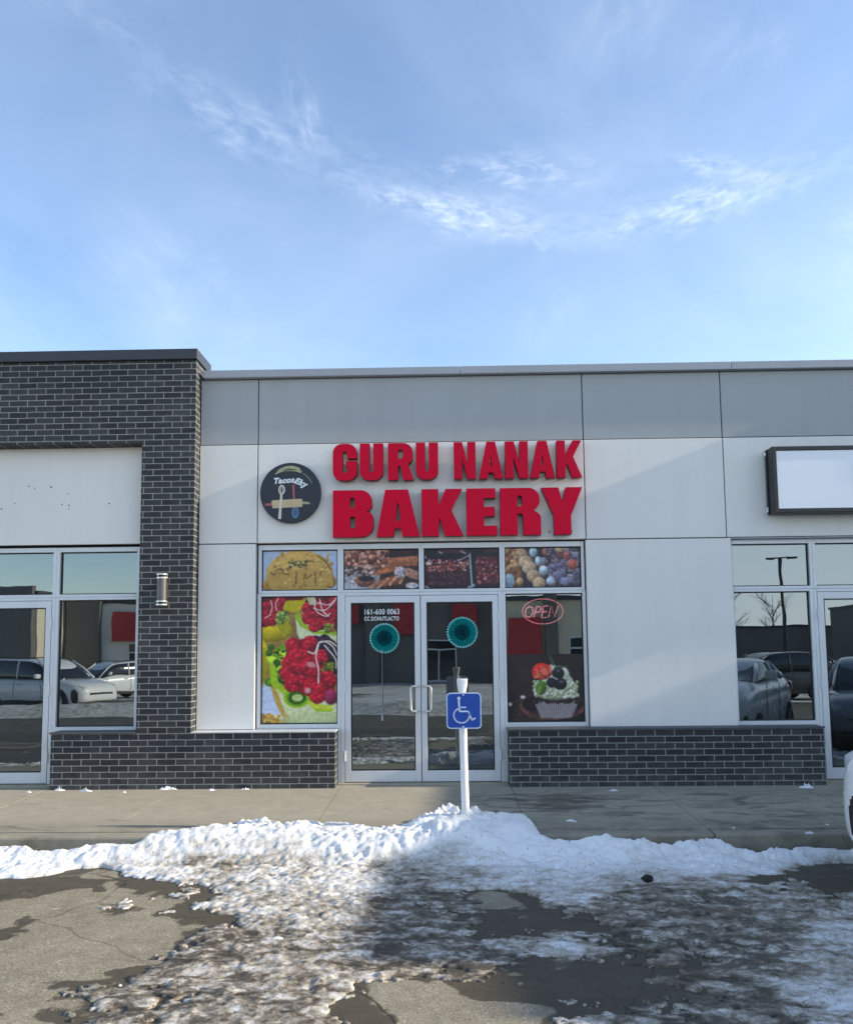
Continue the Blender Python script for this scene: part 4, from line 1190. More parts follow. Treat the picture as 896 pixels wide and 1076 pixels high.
def glyph_heavy(ch):
    if ch == 'B':
        w = .85
        o = [(0, 0), (.60, 0)] + arc(.60, .25, .25, -90, 0) + arc(w-.17, .38, .17, 0, 60, 4) + [(w-.16, .53)] + arc(w-.20, .70, .17, -50, 0, 4) + arc(.58, .76, .24, 0, 90) + [(0, 1)]
        return w, [o, rr(.36, .62, .46, .84, .045), rr(.36, .18, .47, .44, .045)]
    if ch == 'A':
        w = .92
        return w, [[(0, 0), (.365, 0), (.39, .17), (w-.39, .17), (w-.365, 0), (w, 0), (w-.24, 1), (.19, 1)], [(.415, .34), (w-.415, .34), (w-.437, .66), (.44, .74)]]
    if ch == 'K':
        w = .90
        return w, [[(0, 0), (.365, 0), (.365, .27), (.385, .40), (.50, 0), (w, 0), (.64, .55), (w-.02, 1), (.52, 1), (.365, .64), (.365, 1), (0, 1)]]
    if ch == 'E':
        w = .63
        return w, [[(0, 0), (w, 0), (w, .205), (.36, .205), (.36, .405), (.585, .405), (.585, .605), (.36, .605), (.36, .795), (.605, .795), (.605, 1), (0, 1)]]
    if ch == 'R':
        w = .86
        o = [(0, 0), (.365, 0), (.365, .45)] + arc(.43, .40, .055, 90, 0, 3) + [(.485, 0), (w, 0), (w, .30)] + arc(.70, .34, .16, 0, 60, 4) + [(.70, .52)] + arc(w-.20, .72, .18, -50, 0, 4) + arc(.60, .76, .24, 0, 90) + [(0, 1)]
        return w, [o, rr(.365, .60, .47, .84, .045)]
    if ch == 'Y':
        w = .89
        return w, [[(.265, 0), (.635, 0), (.635, .40), (w, 1), (.53, 1), (.455, .68), (.37, 1), (0, 1), (.265, .40)]]

def letter_obj(loops, x0, z0, sx, sz, yf, yb, parent, name='letter'):
    base = root_loc(parent)
    cu = bpy.data.curves.new('tmp', 'CURVE')
    cu.dimensions = '2D'; cu.fill_mode = 'BOTH'
    for lp in loops:
        sp = cu.splines.new('POLY'); sp.points.add(len(lp)-1)
        for p, (a, b_) in zip(sp.points, lp):
            p.co = (x0+a*sx-base.x, z0+b_*sz-base.z, 0, 1)
        sp.use_cyclic_u = True
    cu.extrude = (yb-yf)/2
    t = bpy.data.objects.new('tmp', cu); COL.objects.link(t)
    dg = bpy.context.evaluated_depsgraph_get()
    me = bpy.data.meshes.new_from_object(t.evaluated_get(dg))
    bpy.data.objects.remove(t); bpy.data.curves.remove(cu)
    me.name = name
    me.transform(Matrix.Rotation(pi/2, 4, 'X'))
    me.transform(Matrix.Translation((0, (yf+yb)/2-base.y, 0)))
    me.materials.clear()
    me.materials.append(M['red_face']); me.materials.append(M['red_side'])
    bm = bmesh.new(); bm.from_mesh(me)
    bmesh.ops.remove_doubles(bm, verts=bm.verts, dist=1e-5)
    bmesh.ops.recalc_face_normals(bm, faces=bm.faces)
    for f in bm.faces:
        f.material_index = 0 if f.normal.y < -0.7 else 1
    bm.to_mesh(me); bm.free()
    o = bpy.data.objects.new(name, me); COL.objects.link(o); o.parent = parent
    return o

SG = thing('shop_sign', 'large red channel letters reading GURU NANAK BAKERY on the white wall', 'sign', (0.14, -0.01, 2.88))
YF, YB = -0.135, -0.030
HX = [('G', -1.220, -.955), ('U', -.922, -.665), ('R', -.612, -.340), ('U', -.305, -.060), ('N', .112, .352), ('A', .385, .652), ('N', .675, .925), ('A', .945, 1.218), ('K', 1.240, 1.512)]
for ch, xa, xb in HX:
    wd, lp = glyph_thin(ch)
    zt = 3.922
    letter_obj(lp, xa, 3.512, (xb-xa)/wd, zt-3.512, YF, YB, SG)
HB = [('B', -1.220, -.775), ('A', -.742, -.270), ('K', -.247, .208), ('E', .243, .575), ('R', .612, 1.052), ('Y', 1.062, 1.508)]
for ch, xa, xb in HB:
    wd, lp = glyph_heavy(ch)
    letter_obj(lp, xa, 2.884, (xb-xa)/wd, 3.402-2.884, YF, YB, SG)
each('mounting_stud', M['black_metal'], SG, tubes=[([(xa+(xb-xa)*fx*.9, YB+.001, 3.57), (xa+(xb-xa)*fx*.9, -0.009, 3.57)], .008, 6) for ch, xa, xb in HX for fx in (.2, .8)]
     + [([(xa+(xb-xa)*fx, YB+.001, 2.93), (xa+(xb-xa)*fx, -0.009, 2.93)], .008, 6) for ch, xa, xb in HB for fx in (.2, .75)])

# ------------------------------------------------------------------ round logo
def text_mesh(txt, size, ext, shear=0.0, bold=0.0, spacing=1.0):
    cu = bpy.data.curves.new('tmp', 'FONT')
    cu.body = txt; cu.size = size; cu.extrude = ext; cu.shear = shear; cu.offset = bold; cu.space_character = spacing
    cu.align_x = 'CENTER'; cu.align_y = 'CENTER'; cu.resolution_u = 3
    t = bpy.data.objects.new('tmp', cu); COL.objects.link(t)
    dg = bpy.context.evaluated_depsgraph_get()
    me = bpy.data.meshes.new_from_object(t.evaluated_get(dg))
    bpy.data.objects.remove(t); bpy.data.curves.remove(cu)
    return me

LC = (-1.698, 3.395); LR = 0.338
LG = thing('round_sign', 'round black sign with rolling pin, whisks and script lettering left of the red letters', 'sign', (LC[0], -0.01, LC[1]-LR))
n = 72
d = MB()
d.prism_xz([(LC[0]+LR*cos(2*pi*k/n), LC[1]+LR*sin(2*pi*k/n)) for k in range(n)], -0.075, -0.009)
d.build('disc', M['black_disc'], LG, bevel=0.006)
K = 2*LR/706.0
def L(px, py): return (LC[0]+(px-452)*K, LC[1]-(py-424)*K)
def flat(name, pts, mat, y=-0.079):
    return MB().prism_xz([L(*p) for p in pts], y, -0.0752).build(name, mat, LG)
def bar(pts, wds):
    up = []; dn = []
    for i, p in enumerate(pts):
        a = Vector(pts[min(i+1, len(pts)-1)]) - Vector(pts[max(i-1, 0)])
        a.normalize(); nn = Vector((-a.y, a.x))
        w_ = wds[i] if isinstance(wds, (list, tuple)) else wds
        up.append(tuple(Vector(p)+nn*w_/2)); dn.append(tuple(Vector(p)-nn*w_/2))
    return up + dn[::-1]
def ring(name, cx_, cy_, rx_, ry_, w_, mat, y=-0.080, n=28):
    b = MB()
    for k in range(n):
        a0, a1 = 2*pi*k/n, 2*pi*(k+1)/n
        q = [L(cx_+cos(a)*(rx_+s*w_), cy_+sin(a)*(ry_+s*w_)) for a, s in ((a0, .5), (a1, .5), (a1, -.5), (a0, -.5))]
        b.prism_xz(q, y, -0.0752)
    return b.build(name, mat, LG)
flat('loaf', bar([(275, 205), (330, 165), (400, 142), (470, 138), (540, 155), (580, 190)], [10, 40, 55, 62, 56, 18]), M['olive'])
flat('loaf_crust', bar([(360, 168), (430, 150), (520, 160)], [8, 16, 8]), M['black_disc'], -0.0805)
flat('swoosh', bar([(595, 200), (640, 230), (675, 270), (700, 320)], [5, 7, 7, 4]), M['olive'])
flat('rolling_pin', bar([(240, 560), (255, 558), (580, 545), (592, 545)], [80, 94, 94, 80]), M['tan'], -0.083)
flat('pin_handle', bar([(160, 562), (175, 561), (240, 558)], [18, 26, 26]), M['pink'], -0.081)
flat('pin_handle', bar([(592, 545), (650, 547), (680, 556)], [30, 26, 12]), M['olive'], -0.081)
flat('whisk_handle', bar([(348, 440), (345, 520), (338, 600), (330, 730)], [26, 24, 26, 34]), M['cream'], -0.0845)
ring('whisk_loop', 352, 388, 32, 50, 14, M['cream'])
ring('whisk_loop', 352, 392, 13, 44, 8, M['cream'], -0.079)
flat('spatula_handle', bar([(488, 330), (490, 420), (496, 508)], [26, 24, 22]), M['pink'], -0.080)
ring('spatula_loop', 510, 655, 34, 60, 14, M['blue_small'])
ring('spatula_loop', 510, 655, 12, 56, 10, M['blue_small'], -0.079)
def logo_text(txt, px, py, size, rot):
    me = text_mesh(txt, size*K, 0.0016, 0.25, 0.05*size*K, 1.10)
    me.transform(Matrix.Rotation(rot, 4, 'Z'))
    me.transform(Matrix.Rotation(pi/2, 4, 'X'))
    x, z = L(px, py)
    b0 = root_loc(LG)
    me.transform(Matrix.Translation((x-b0.x, -0.0785-b0.y, z-b0.z)))
    me.name = 'lettering'; me.materials.clear(); me.materials.append(M['lettering'])
    o = bpy.data.objects.new('lettering', me); COL.objects.link(o); o.parent = LG
logo_text('Tacos', 372, 282, 92, 0.06)
logo_text('Eky', 568, 308, 96, -0.42)

# ------------------------------------------------------------------ blank light box on the right
SB = thing('blank_light_box', 'blank white light box sign in black frame on the right wall', 'sign', (4.9, -0.02, 3.08))
x0, x1, z0, z1 = 3.545, 6.05, 3.075, 3.800
fb = MB()
t_ = .046
fb.box(x0, x0+t_, -0.225, -0.03, z0, z1); fb.box(x1-t_, x1, -0.225, -0.03, z0, z1)
fb.box(x0+t_, x1-t_, -0.225, -0.03, z0, z0+t_); fb.box(x0+t_, x1-t_, -0.225, -0.03, z1-t_, z1)
fb.build('frame', M['black_metal'], SB, bevel=0.006)
MB().box(x0+t_+.002, x1-t_-.002, -0.212, -0.10, z0+t_+.002, z1-t_-.002).build('face', M['sign_white'], SB)
kb = MB()
kb.box(x0-.012, x0-.001, -0.075, -0.035, z0+.005, z1-.005)
kb.build('side_rail', M['black_metal'], SB, bevel=.003)
each('bracket', M['white_paint'], SB, [(x0-.02, x0-.013, -0.075, -0.035, z0+.03, z0+.085), (x0-.02, x0-.013, -0.075, -0.035, z1-.07, z1-.03)])
each('wall_mount', M['black_metal'], SB, [(xx-.02, xx+.02, -0.03, -0.0085, zz-.02, zz+.02) for xx in (x0+.2, x0+1.2, x1-.2) for zz in (z0+.1, z1-.1)])

# ------------------------------------------------------------------ wall lamp on the brick pier
WL = thing('wall_lamp', 'cylindrical up and down wall lamp on the brick pier', 'lamp', (-3.045, -0.19, 2.148))
lx, ly = -3.04, -0.285
b = MB(); b.tube([(lx, ly, 2.195), (lx, ly, 2.440)], .055, 24); b.build('body', M['bronze'], WL, smooth=True, sharp=40)
for z in (2.152, 2.188, 2.440, 2.478):
    MB().tube([(lx, ly, z), (lx, ly, z+.013)], .062, 24).build('ring', M['lamp_ring'], WL, smooth=True, sharp=40)
for z in (2.165, 2.453):
    MB().tube([(lx, ly, z), (lx, ly, z+.024)], .045, 20).build('lens', M['plastic'], WL, smooth=True, sharp=40)
MB().box(lx-.035, lx+.035, -0.245, -0.1905, 2.23, 2.41).build('mount', M['bronze'], WL, bevel=.004)
each('pin', M['lamp_ring'], WL, tubes=[([(lx+.052*cos(a), ly+.052*sin(a), q0), (lx+.052*cos(a), ly+.052*sin(a), q1)], .005, 6) for a in (0.6, 2.5, 4.2) for q0, q1 in ((2.165, 2.188), (2.453, 2.478))])

# ------------------------------------------------------------------ paper fans on the doors
def paper_fan(x, z, R, label, cord):
    y = FY0 - 0.012
    T = thing('paper_fan', label, 'decoration', (x, y, z-R), group='teal paper fans on the bakery doors')
    n = 34
    b = MB()
    V = []; Fc = []
    radii = [.06, .22, .52, .89, 1.0]
    for k in range(2*n):
        a = pi*k/n
        dy = -0.002 if k % 2 else -0.030
        for i, rr_ in enumerate(radii):
            V.append((x+cos(a)*R*rr_, y+dy*(rr_)-0.002, z+sin(a)*R*rr_))
    m = len(radii)
    for k in range(2*n):
        k2 = (k+1) % (2*n)
        for i in range(m-1):
            Fc.append((k*m+i, k*m+i+1, k2*m+i+1, k2*m+i))
    b.m(0); b.add(V, Fc)
    for j, f in enumerate(b.f):
        i = j % (m-1); k = j//(m-1)
        b.mi[j] = (1 if k % 2 else 0) if i == m-2 else (3 if i == 0 else ((3 if k % 2 else 2) if i == 1 else (2 if k % 2 else 0)))  # pleat shading put into the colour: every other side darker, core darkest
    b.build('pleats', [M['teal'], M['teal_edge'], M['teal_shaded'], M['teal_dark']], T)
    MB().prism_xz([(x+cos(2*pi*k/16)*R*.07, z+sin(2*pi*k/16)*R*.07) for k in range(16)], y-.012, y-.003).build('centre', M['teal_dark'], T)
    if cord:
        xs_ = x - .03
        c_ = MB()
        c_.tube([(xs_, y-.010, z-R*.96), (xs_+.002, y-.008, z-R-.2), (xs_, y-.006, z-R-cord)], .0022, 6)
        c_.tube([(xs_, y-.014, z-R*.80), (xs_, y-.022, z-R*.92), (xs_, y-.012, z-R*1.02)], [.012, .016, .008], 8)
        if cord > .3:
            c_.tube([(xs_, y-.006, z-R-cord-.11), (xs_, y-.006, z-R-cord)], [.014, .006], 6)
        c_.build('cord', M['cord'], T)
    return T
paper_fan(-0.672, 1.780, .165, 'teal paper fan with long white cord on left door', .62)
paper_fan(0.182, 1.835, .170, 'teal paper fan on the right door above the blue sign', 0)

# phone number on the left door
DN = thing('door_lettering', 'two lines of white vinyl phone lettering on the left door glass', 'lettering', (-0.706, FY0+.012, 1.96))
for txt, z, size, wid in (('161-600 0063', 2.070, .085, .385), ('CC DONUTLACTO', 1.995, .062, .385)):
    me = text_mesh(txt, size, .001, 0, .0012, 1.08)
    xs_ = [v.co.x for v in me.vertices]
    k = wid/(max(xs_)-min(xs_))
    me.transform(Matrix.Diagonal((k, 1, 1, 1)))
    me.transform(Matrix.Rotation(pi/2, 4, 'X'))
    b0 = root_loc(DN)
    me.transform(Matrix.Translation((-0.706-b0.x, FY0+.0155-b0.y, z-b0.z)))
    me.name = 'lettering'; me.materials.clear(); me.materials.append(M['lettering'])
    o = bpy.data.objects.new('text_line', me); COL.objects.link(o); o.parent = DN

# neon OPEN sign inside the right bakery window
NS = thing('open_sign', 'oval red neon OPEN sign in the window above the cupcake poster', 'sign', (1.085, 0.20, 1.91))
ny_ = 0.19
b = MB()
pts = [(1.085+.226*cos(2*pi*k/48), ny_, 2.062+.140*sin(2*pi*k/48)) for k in range(48)]
b.tube(pts, .0052, 8, closed=True); b.build('oval_tube', M['neon'], NS, smooth=True)
def NP(px, py): return (1.085+(px-431)*.226/208, ny_, 2.062-(py-217)*.140/128)
for nm, strokes in {
    'o_tube': [[(330, 180), (300, 165), (268, 180), (250, 220), (258, 262), (285, 278), (312, 262), (330, 225), (332, 190)]],
    'p_tube': [[(336, 276), (370, 168), (402, 168), (416, 190), (402, 222), (360, 226)]],
    'e_tube': [[(488, 160), (440, 164), (418, 282), (470, 278)], [(430, 222), (474, 218)]],
    'n_tube': [[(490, 280), (516, 166), (552, 276), (590, 160)]]}.items():
    q = MB()
    for sx_ in strokes:
        q.tube([NP(*p) for p in sx_], .0078, 8)
    q.build(nm, M['neon'], NS, smooth=True)
each('backing_rail', M['plastic'], NS, [(0.98, 1.19, ny_+.02, ny_+.03, 2.03, 2.05), (0.98, 1.19, ny_+.02, ny_+.03, 2.10, 2.12)])

# ------------------------------------------------------------------ accessible parking sign on its post
px_, py_ = 0.142, -1.98
AS = thing('parking_sign', 'blue wheelchair parking sign on a white post standing in the snow pile', 'sign', (px_, py_, 0.155))
lean = .012
b = MB()
b.tube([(px_+lean*.9, py_, 0.10), (px_, py_, 0.7), (px_-lean*.5, py_, 1.27), (px_-lean*.6, py_, 1.29)], [.0335, .0325, .0315, .030], 20)
b.build('post', M['white_paint'], AS, smooth=True, sharp=50)
# flattened flared top
V = []; n = 20
sec = [(1.285, .030, .030), (1.315, .036, .026), (1.345, .043, .020), (1.385, .046, .018), (1.402, .046, .017), (1.405, .043, .014)]
for z, rx_, ry_ in sec:
    for k in range(n):
        a = 2*pi*k/n
        e = .7
        V.append((px_-lean*.6+rx_*math.copysign(abs(cos(a))**e, cos(a)), py_+ry_*math.copysign(abs(sin(a))**e, sin(a)), z))
Fc = [(i*n+k, i*n+(k+1) % n, (i+1)*n+(k+1) % n, (i+1)*n+k) for i in range(len(sec)-1) for k in range(n)]
Fc += [tuple(range(n))[::-1], tuple((len(sec)-1)*n+k for k in range(n))]
MB().add(V, Fc).build('post_cap', M['white_paint'], AS, smooth=True, sharp=50)
yp = py_-.040
sx0, sx1, sz0, sz1 = -0.002, 0.294, 0.985, 1.288
rp = lambda i, r: [(a, b_) for a, b_ in rr(sx0+i, sz0+i, sx1-i, sz1-i, r)]
MB().prism_xz(rp(0, .034), yp, yp+.004).build('panel_border', M['sign_pale'], AS)
pb = MB().prism_xz(rp(.009, .027), yp-.0012, yp-.0003).build('panel', M['sign_blue'], AS)
def SP(px, py): return (sx0+(px-60)/(320-60)*(sx1-sx0), sz1-(py-158)/(418-158)*(sz1-sz0))
sy = MB()
def stroke(pts, w_):
    pts = [Vector(SP(*p)) for p in pts]
    for a, c in zip(pts[:-1], pts[1:]):
        dd = (c-a).normalized(); nn = Vector((-dd.y, dd.x))*w_/2
        sy.prism_xz([tuple(a+nn-dd*w_*.15), tuple(c+nn+dd*w_*.15), tuple(c-nn+dd*w_*.15), tuple(a-nn-dd*w_*.15)], yp-.0030, yp-.0013)
hx, hz = SP(154, 198)
sy.prism_xz([(hx+.014*cos(2*pi*k/18), hz+.014*sin(2*pi*k/18)) for k in range(18)], yp-.0030, yp-.0013)
stroke([(153, 212), (157, 290)], .016)
stroke([(154, 264), (206, 264)], .010)
stroke([(157, 293), (222, 293), (244, 344), (250, 356), (274, 342)], .0125)
stroke([(172+58*cos(a), 322+54*sin(a)) for a in [radians(-118 - 15*k) for k in range(18)]], .0115)
sy.build('wheelchair_symbol', M['sign_pale'], AS)
for p in ((187, 174), (184, 404)):
    x, z = SP(*p)
    each('bolt', M['alu_bright'], AS, polys=[([(x+.008*cos(2*pi*k/8), z+.008*sin(2*pi*k/8)) for k in range(8)], yp-.006, yp-.0013)])
MB().box(px_-.02, px_+.02, yp+.0045, py_-.028, 1.03, 1.25).build('clamp', M['alu_bright'], AS)

# dark clod of ice
def clod(px, py, r, seed, label):
    rs = np.random.RandomState(seed)
    d = CAM_R @ Vector(((px-CX)/F_PX, -(py-CY)/F_PX, -1.0))
    t = (0.07-CAM_H)/d.z
    c = Vector((0, -CAM_D, CAM_H)) + d*t
    bm = bmesh.new(); bmesh.ops.create_icosphere(bm, subdivisions=2, radius=r)
    for v in bm.verts:
        v.co *= 1+rs.uniform(-.28, .28); v.co.z *= .7
    me = bpy.data.meshes.new('ice_clod'); bm.to_mesh(me); bm.free(); me.materials.append(M['clod'])
    o = bpy.data.objects.new('ice_clod', me); COL.objects.link(o); o.location = c
    prop(o, label, 'clod')
clod(680, 923, .040, 3, 'black clod of frozen dirt on the snow right of the sign post')

# ------------------------------------------------------------------ cars
def loft(stations, prof):
    """stations: (y, halfwidth, zbottom, ztop); prof: list of (fx, fz) from centre bottom round to centre top"""
    V = []; Fc = []
    m = len(prof)
    ring_ = 2*m-2
    for (y, hw, zb, zt) in stations:
        half = [(fx*hw, zb+fz*(zt-zb)) for fx, fz in prof]
        pts = half + [(-x, z) for x, z in half[-2:0:-1]]
        V += [(x, y, z) for x, z in pts]
    k = ring_
    for i in range(len(stations)-1):
        for j in range(k):
            j2 = (j+1) % k
            Fc.append((i*k+j, i*k+j2, (i+1)*k+j2, (i+1)*k+j))
    Fc.append(tuple(range(k))[::-1]); Fc.append(tuple((len(stations)-1)*k+j for j in range(k)))
    return V, Fc

def make_car(name, label, kind, paint, loc, rz, group=None):
    T = thing(name, label, 'car', (0, 0, 0), 0, group)
    suv = kind == 'suv'
    Lh = 2.3
    hood = 1.02 if suv else (1.12 if kind == 'hatch' else .88)
    belt = 1.08 if suv else (1.13 if kind == 'hatch' else .92)
    roof = 1.68 if suv else 1.43
    hw = .925 if suv else .90
    prof = [(0, 0), (.80, 0), (.93, .04), (.985, .18), (1.0, .45), (.985, .68), (.955, .84), (.86, .97), (.60, 1.0), (0, 1.015)]
    zb = .26 if suv else .20
    st = [(-Lh, hw*.70, zb+.16, belt*.80), (-Lh+.06, hw*.85, zb+.08, belt*.93), (-Lh+.22, hw*.95, zb+.02, belt), (-Lh+.7, hw, zb, belt+.01), (-.4, hw, zb, belt), (.75, hw, zb, belt-.02),
          (1.15, hw, zb, hood+.02), (1.65, hw*.985, zb, hood-.02), (1.98, hw*.95, zb+.02, hood-.08), (2.16, hw*.88, zb+.06, hood-.16), (2.27, hw*.76, zb+.10, hood-.26), (2.31, hw*.60, zb+.16, hood-.36)]
    b = MB().add(*loft(st, prof))
    body = b.build('body', paint, T, smooth=True, local=True)
    sub = body.modifiers.new('sub', 'SUBSURF'); sub.levels = sub.render_levels = 3
    me2 = bpy.data.meshes.new_from_object(body.evaluated_get(bpy.context.evaluated_depsgraph_get()))
    body.modifiers.clear(); body.data = me2
    me2.materials.append(M['plastic'])
    for f in me2.polygons:
        c_ = f.center
        if abs(c_.x) > .50 and ((c_.y-2.03)/.125)**2 + ((c_.z-(zb+.27))/.21)**2 < 1:
            f.material_index = 1
        if c_.z < zb+.03:
            f.material_index = 1
    # greenhouse
    gp = [(0, 0), (.92, 0), (.955, .12), (.90, .55), (.82, .9), (.72, .985), (.4, 1.0), (0, 1.0)]
    if suv:
        gs = [(-2.12, hw*.80, belt-.05, belt+.02), (-2.0, hw*.9, belt-.05, roof-.30), (-1.75, hw*.94, belt-.05, roof-.06), (-1.2, hw*.95, belt-.05, roof), (-.2, hw*.95, belt-.05, roof), (.35, hw*.94, belt-.05, roof-.06), (.85, hw*.92, belt-.05, roof-.36), (1.25, hw*.86, belt-.06, belt-.02)]
    else:
        gs = [(-1.75, hw*.80, belt-.05, belt+.02), (-1.4, hw*.88, belt-.05, roof-.22), (-.95, hw*.92, belt-.05, roof-.03), (-.3, hw*.93, belt-.05, roof), (.25, hw*.92, belt-.05, roof-.04), (.75, hw*.9, belt-.05, roof-.27), (1.2, hw*.84, belt-.06, belt-.02)]
    g = MB().add(*loft(gs, gp)).build('window_glass', M['car_glass'], T, smooth=True, local=True)
    sub = g.modifiers.new('sub', 'SUBSURF'); sub.levels = sub.render_levels = 2
    # roof skin: follows the upper part of the greenhouse
    rp_ = MB()
    rs_ = [(y, w_*.80, zt-.075, zt+.012) for (y, w_, zb_, zt) in gs[1:-1]]
    rp_.add(*loft(rs_, [(0, 0), (.9, 0), (1.0, .3), (.96, .75), (.8, .97), (.4, 1.0), (0, 1.0)]))
    ro = rp_.build('roof', paint, T, smooth=True, local=True)
    sub = ro.modifiers.new('sub', 'SUBSURF'); sub.levels = sub.render_levels = 2
    # pillars
    for s in (-1, 1):
        f = lambda y, zf, inset: (s*hw*inset, y, zf)
        yA0, yA1 = gs[-1][0]-.1, gs[-3][0]+.05
        each('pillar', paint, T, tubes=[
            ([f(yA0, belt-.02, .90), f((yA0+yA1)/2, (belt+roof)/2-.02, .83), f(yA1, roof-.08, .745)], .035, 6),
            ([f(-.35, belt-.02, .93), f(-.40, roof-.06, .77)], .035, 6),
            ([f(gs[1][0]+.30, belt-.02, .91), f(gs[2][0]+.15, roof-.10, .76)], .07 if suv else .05, 6),
            ([f(gs[0][0]+.06, belt, .80), f(gs[1][0], roof-.34 if suv else roof-.26, .76), f(gs[2][0], roof-.09, .72)], .05, 6)], smooth=True, local=True)
        mi = MB()
        mi.box(s*hw*.99-.02*s, s*hw*1.16, .62, .74, belt+.0, belt+.14)
        mi.build('mirror', paint, T, local=True, bevel=.03)
        each('door_gap', M['plastic'], T, [(s*hw*.996-.004, s*hw*.996+.004, yy-.006, yy+.006, zb+.16, belt-.08) for yy in (-.42, .72)], local=True)
        each('door_handle', paint, T, [(min(s*hw*.985, s*hw*1.02), max(s*hw*.985, s*hw*1.02), yy-.09, yy+.09, belt-.20, belt-.165) for yy in (-.20, -1.25)], local=True, bevel=.01)
        cd = MB().box(s*hw*.93, s*hw*1.006, -1.0, 1.0, zb-.01, zb+.12)
        cd.build('sill_trim', M['plastic'], T, local=True, bevel=.02)
    # wheels
    R = .36 if suv else .32
    for yw in (-1.38, 1.40):
        for s in (-1, 1):
            a = MB()
            n = 28
            xs0, xs1 = s*hw*.80, s*hw*1.008
            pts = [(yw+(R+.055)*cos(pi*k/n), R-.02+(R+.055)*sin(pi*k/n)) for k in range(n+1)]
            V = [(xs0, y, z) for y, z in pts] + [(xs1, y, z) for y, z in pts]
            q = len(pts)
            a.add(V, [tuple(range(q)), tuple(range(2*q-1, q-1, -1))] + [(i, i+q, (i+1) % q+q, (i+1) % q) for i in range(q)])
            a.build('wheel_arch', M['plastic'], T, local=True, bevel=.006)
            w_ = MB()
            xo = s*hw*1.016; xi = s*hw*.80
            w_.tube([(xi, yw, R), (xi+.02*s, yw, R), (xo-.03*s, yw, R), (xo, yw, R)], [R*.93, R, R, R*.92], 36)
            wh = w_.build('wheel', M['tyre'], T, smooth=True, local=True, sharp=50)
            rm_ = MB()
            rm_.m(0)
            for k in range(5):
                a0 = 2*pi*k/5
                dx, dz = cos(a0), sin(a0); nx_, nz_ = -dz, dx
                c_ = [(.06, .05), (R*.64, .05), (R*.64, -.05), (.06, -.05)]
                yz = [(yw+dx*u+nx_*v, R+dz*u+nz_*v) for u, v in c_]
                V = [(xo-.005*s, y, z) for y, z in yz] + [(xo+.012*s, y, z) for y, z in yz]
                rm_.add(V, [(0, 1, 2, 3), (7, 6, 5, 4), (0, 4, 5, 1), (1, 5, 6, 2), (2, 6, 7, 3), (3, 7, 4, 0)])
            rr_ = [(xo+.006*s, yw+R*.66*cos(2*pi*k/28), R+R*.66*sin(2*pi*k/28)) for k in range(28)]
            rm_.tube(rr_, .018, 6, closed=True)
            rm_.tube([(xo-.01*s, yw, R), (xo+.016*s, yw, R)], .06, 14)
            rmo = rm_.build('rim', M['rim'], wh, smooth=True, local=True, sharp=40)
    # lamps, grille, plates, bumpers
    for s in (-1, 1):
        h_ = MB().add(*loft([(2.02, .14, hood-.30, hood-.14), (2.12, .13, hood-.32, hood-.18), (2.20, .10, hood-.34, hood-.22)], [(0, 0), (.9, .05), (1, .5), (.9, .95), (0, 1)]))
        h_.v = [(x+s*hw*.665, y+.02, z) for x, y, z in h_.v]
        h_.build('headlight', M['lens'], T, smooth=True, local=True)
        tl_ = MB().box(s*hw*.62, s*hw*.93, -Lh+.02, -Lh+.24, belt-.30, belt-.12)
        tl_.build('tail_light', M['red_lens'], T, local=True, bevel=.04)
    MB().box(-.50, .50, 2.2, 2.318, zb+.30, hood-.40).build('grille', M['plastic'], T, local=True, bevel=.02)
    MB().box(-.72, .72, -Lh-.03, -Lh+.2, zb+.02, zb+.24).build('rear_bumper_trim', M['plastic'], T, local=True, bevel=.04)
    MB().box(-.17, .17, -Lh-.045, -Lh-.0, belt-.42, belt-.27).build('number_plate', M['white_paint'], T, local=True, bevel=.005)
    if suv:
        for s in (-1, 1):
            MB().tube([(s*hw*.66, -1.7, roof-.01), (s*hw*.68, -1.55, roof+.04), (s*hw*.68, .1, roof+.04), (s*hw*.66, .28, roof-.01)], .016, 6).build('roof_rail', M['black_metal'], T, smooth=True, local=True)
    T.location = loc
    T.rotation_euler = (0, 0, rz)
    return T

CAR_POS = (4.49, -4.78, 0)
make_car('parked_car', 'white car whose front corner enters at the right edge beside the kerb', 'hatch', M['paint_white'], CAR_POS, radians(30))
gz = lambda y: float(ground_z(np.array(y)))
make_car('parked_car', 'white SUV mirrored in the glass door at the far left', 'suv', M['paint_white'], (-12.7, -17.4, gz(-17.4)), radians(-68))
make_car('parked_car', 'white hatchback mirrored in the tall window beside the brick pier', 'suv', M['paint_white'], (-15.4, -29.5, gz(-29.5)), radians(35))
make_car('parked_car', 'grey sedan mirrored low in the right shop window', 'sedan', M['paint_grey'], (7.7, -5.9, 0), radians(26))
make_car('parked_car', 'silver sedan mirrored in the right shop door', 'sedan', M['paint_silver'], (10.9, -5.9, 0), radians(26))
make_car('parked_car', 'dark SUV mirrored in the middle of the right shop window', 'suv', M['paint_dark'], (11.4, -21.0, gz(-21)), radians(80))

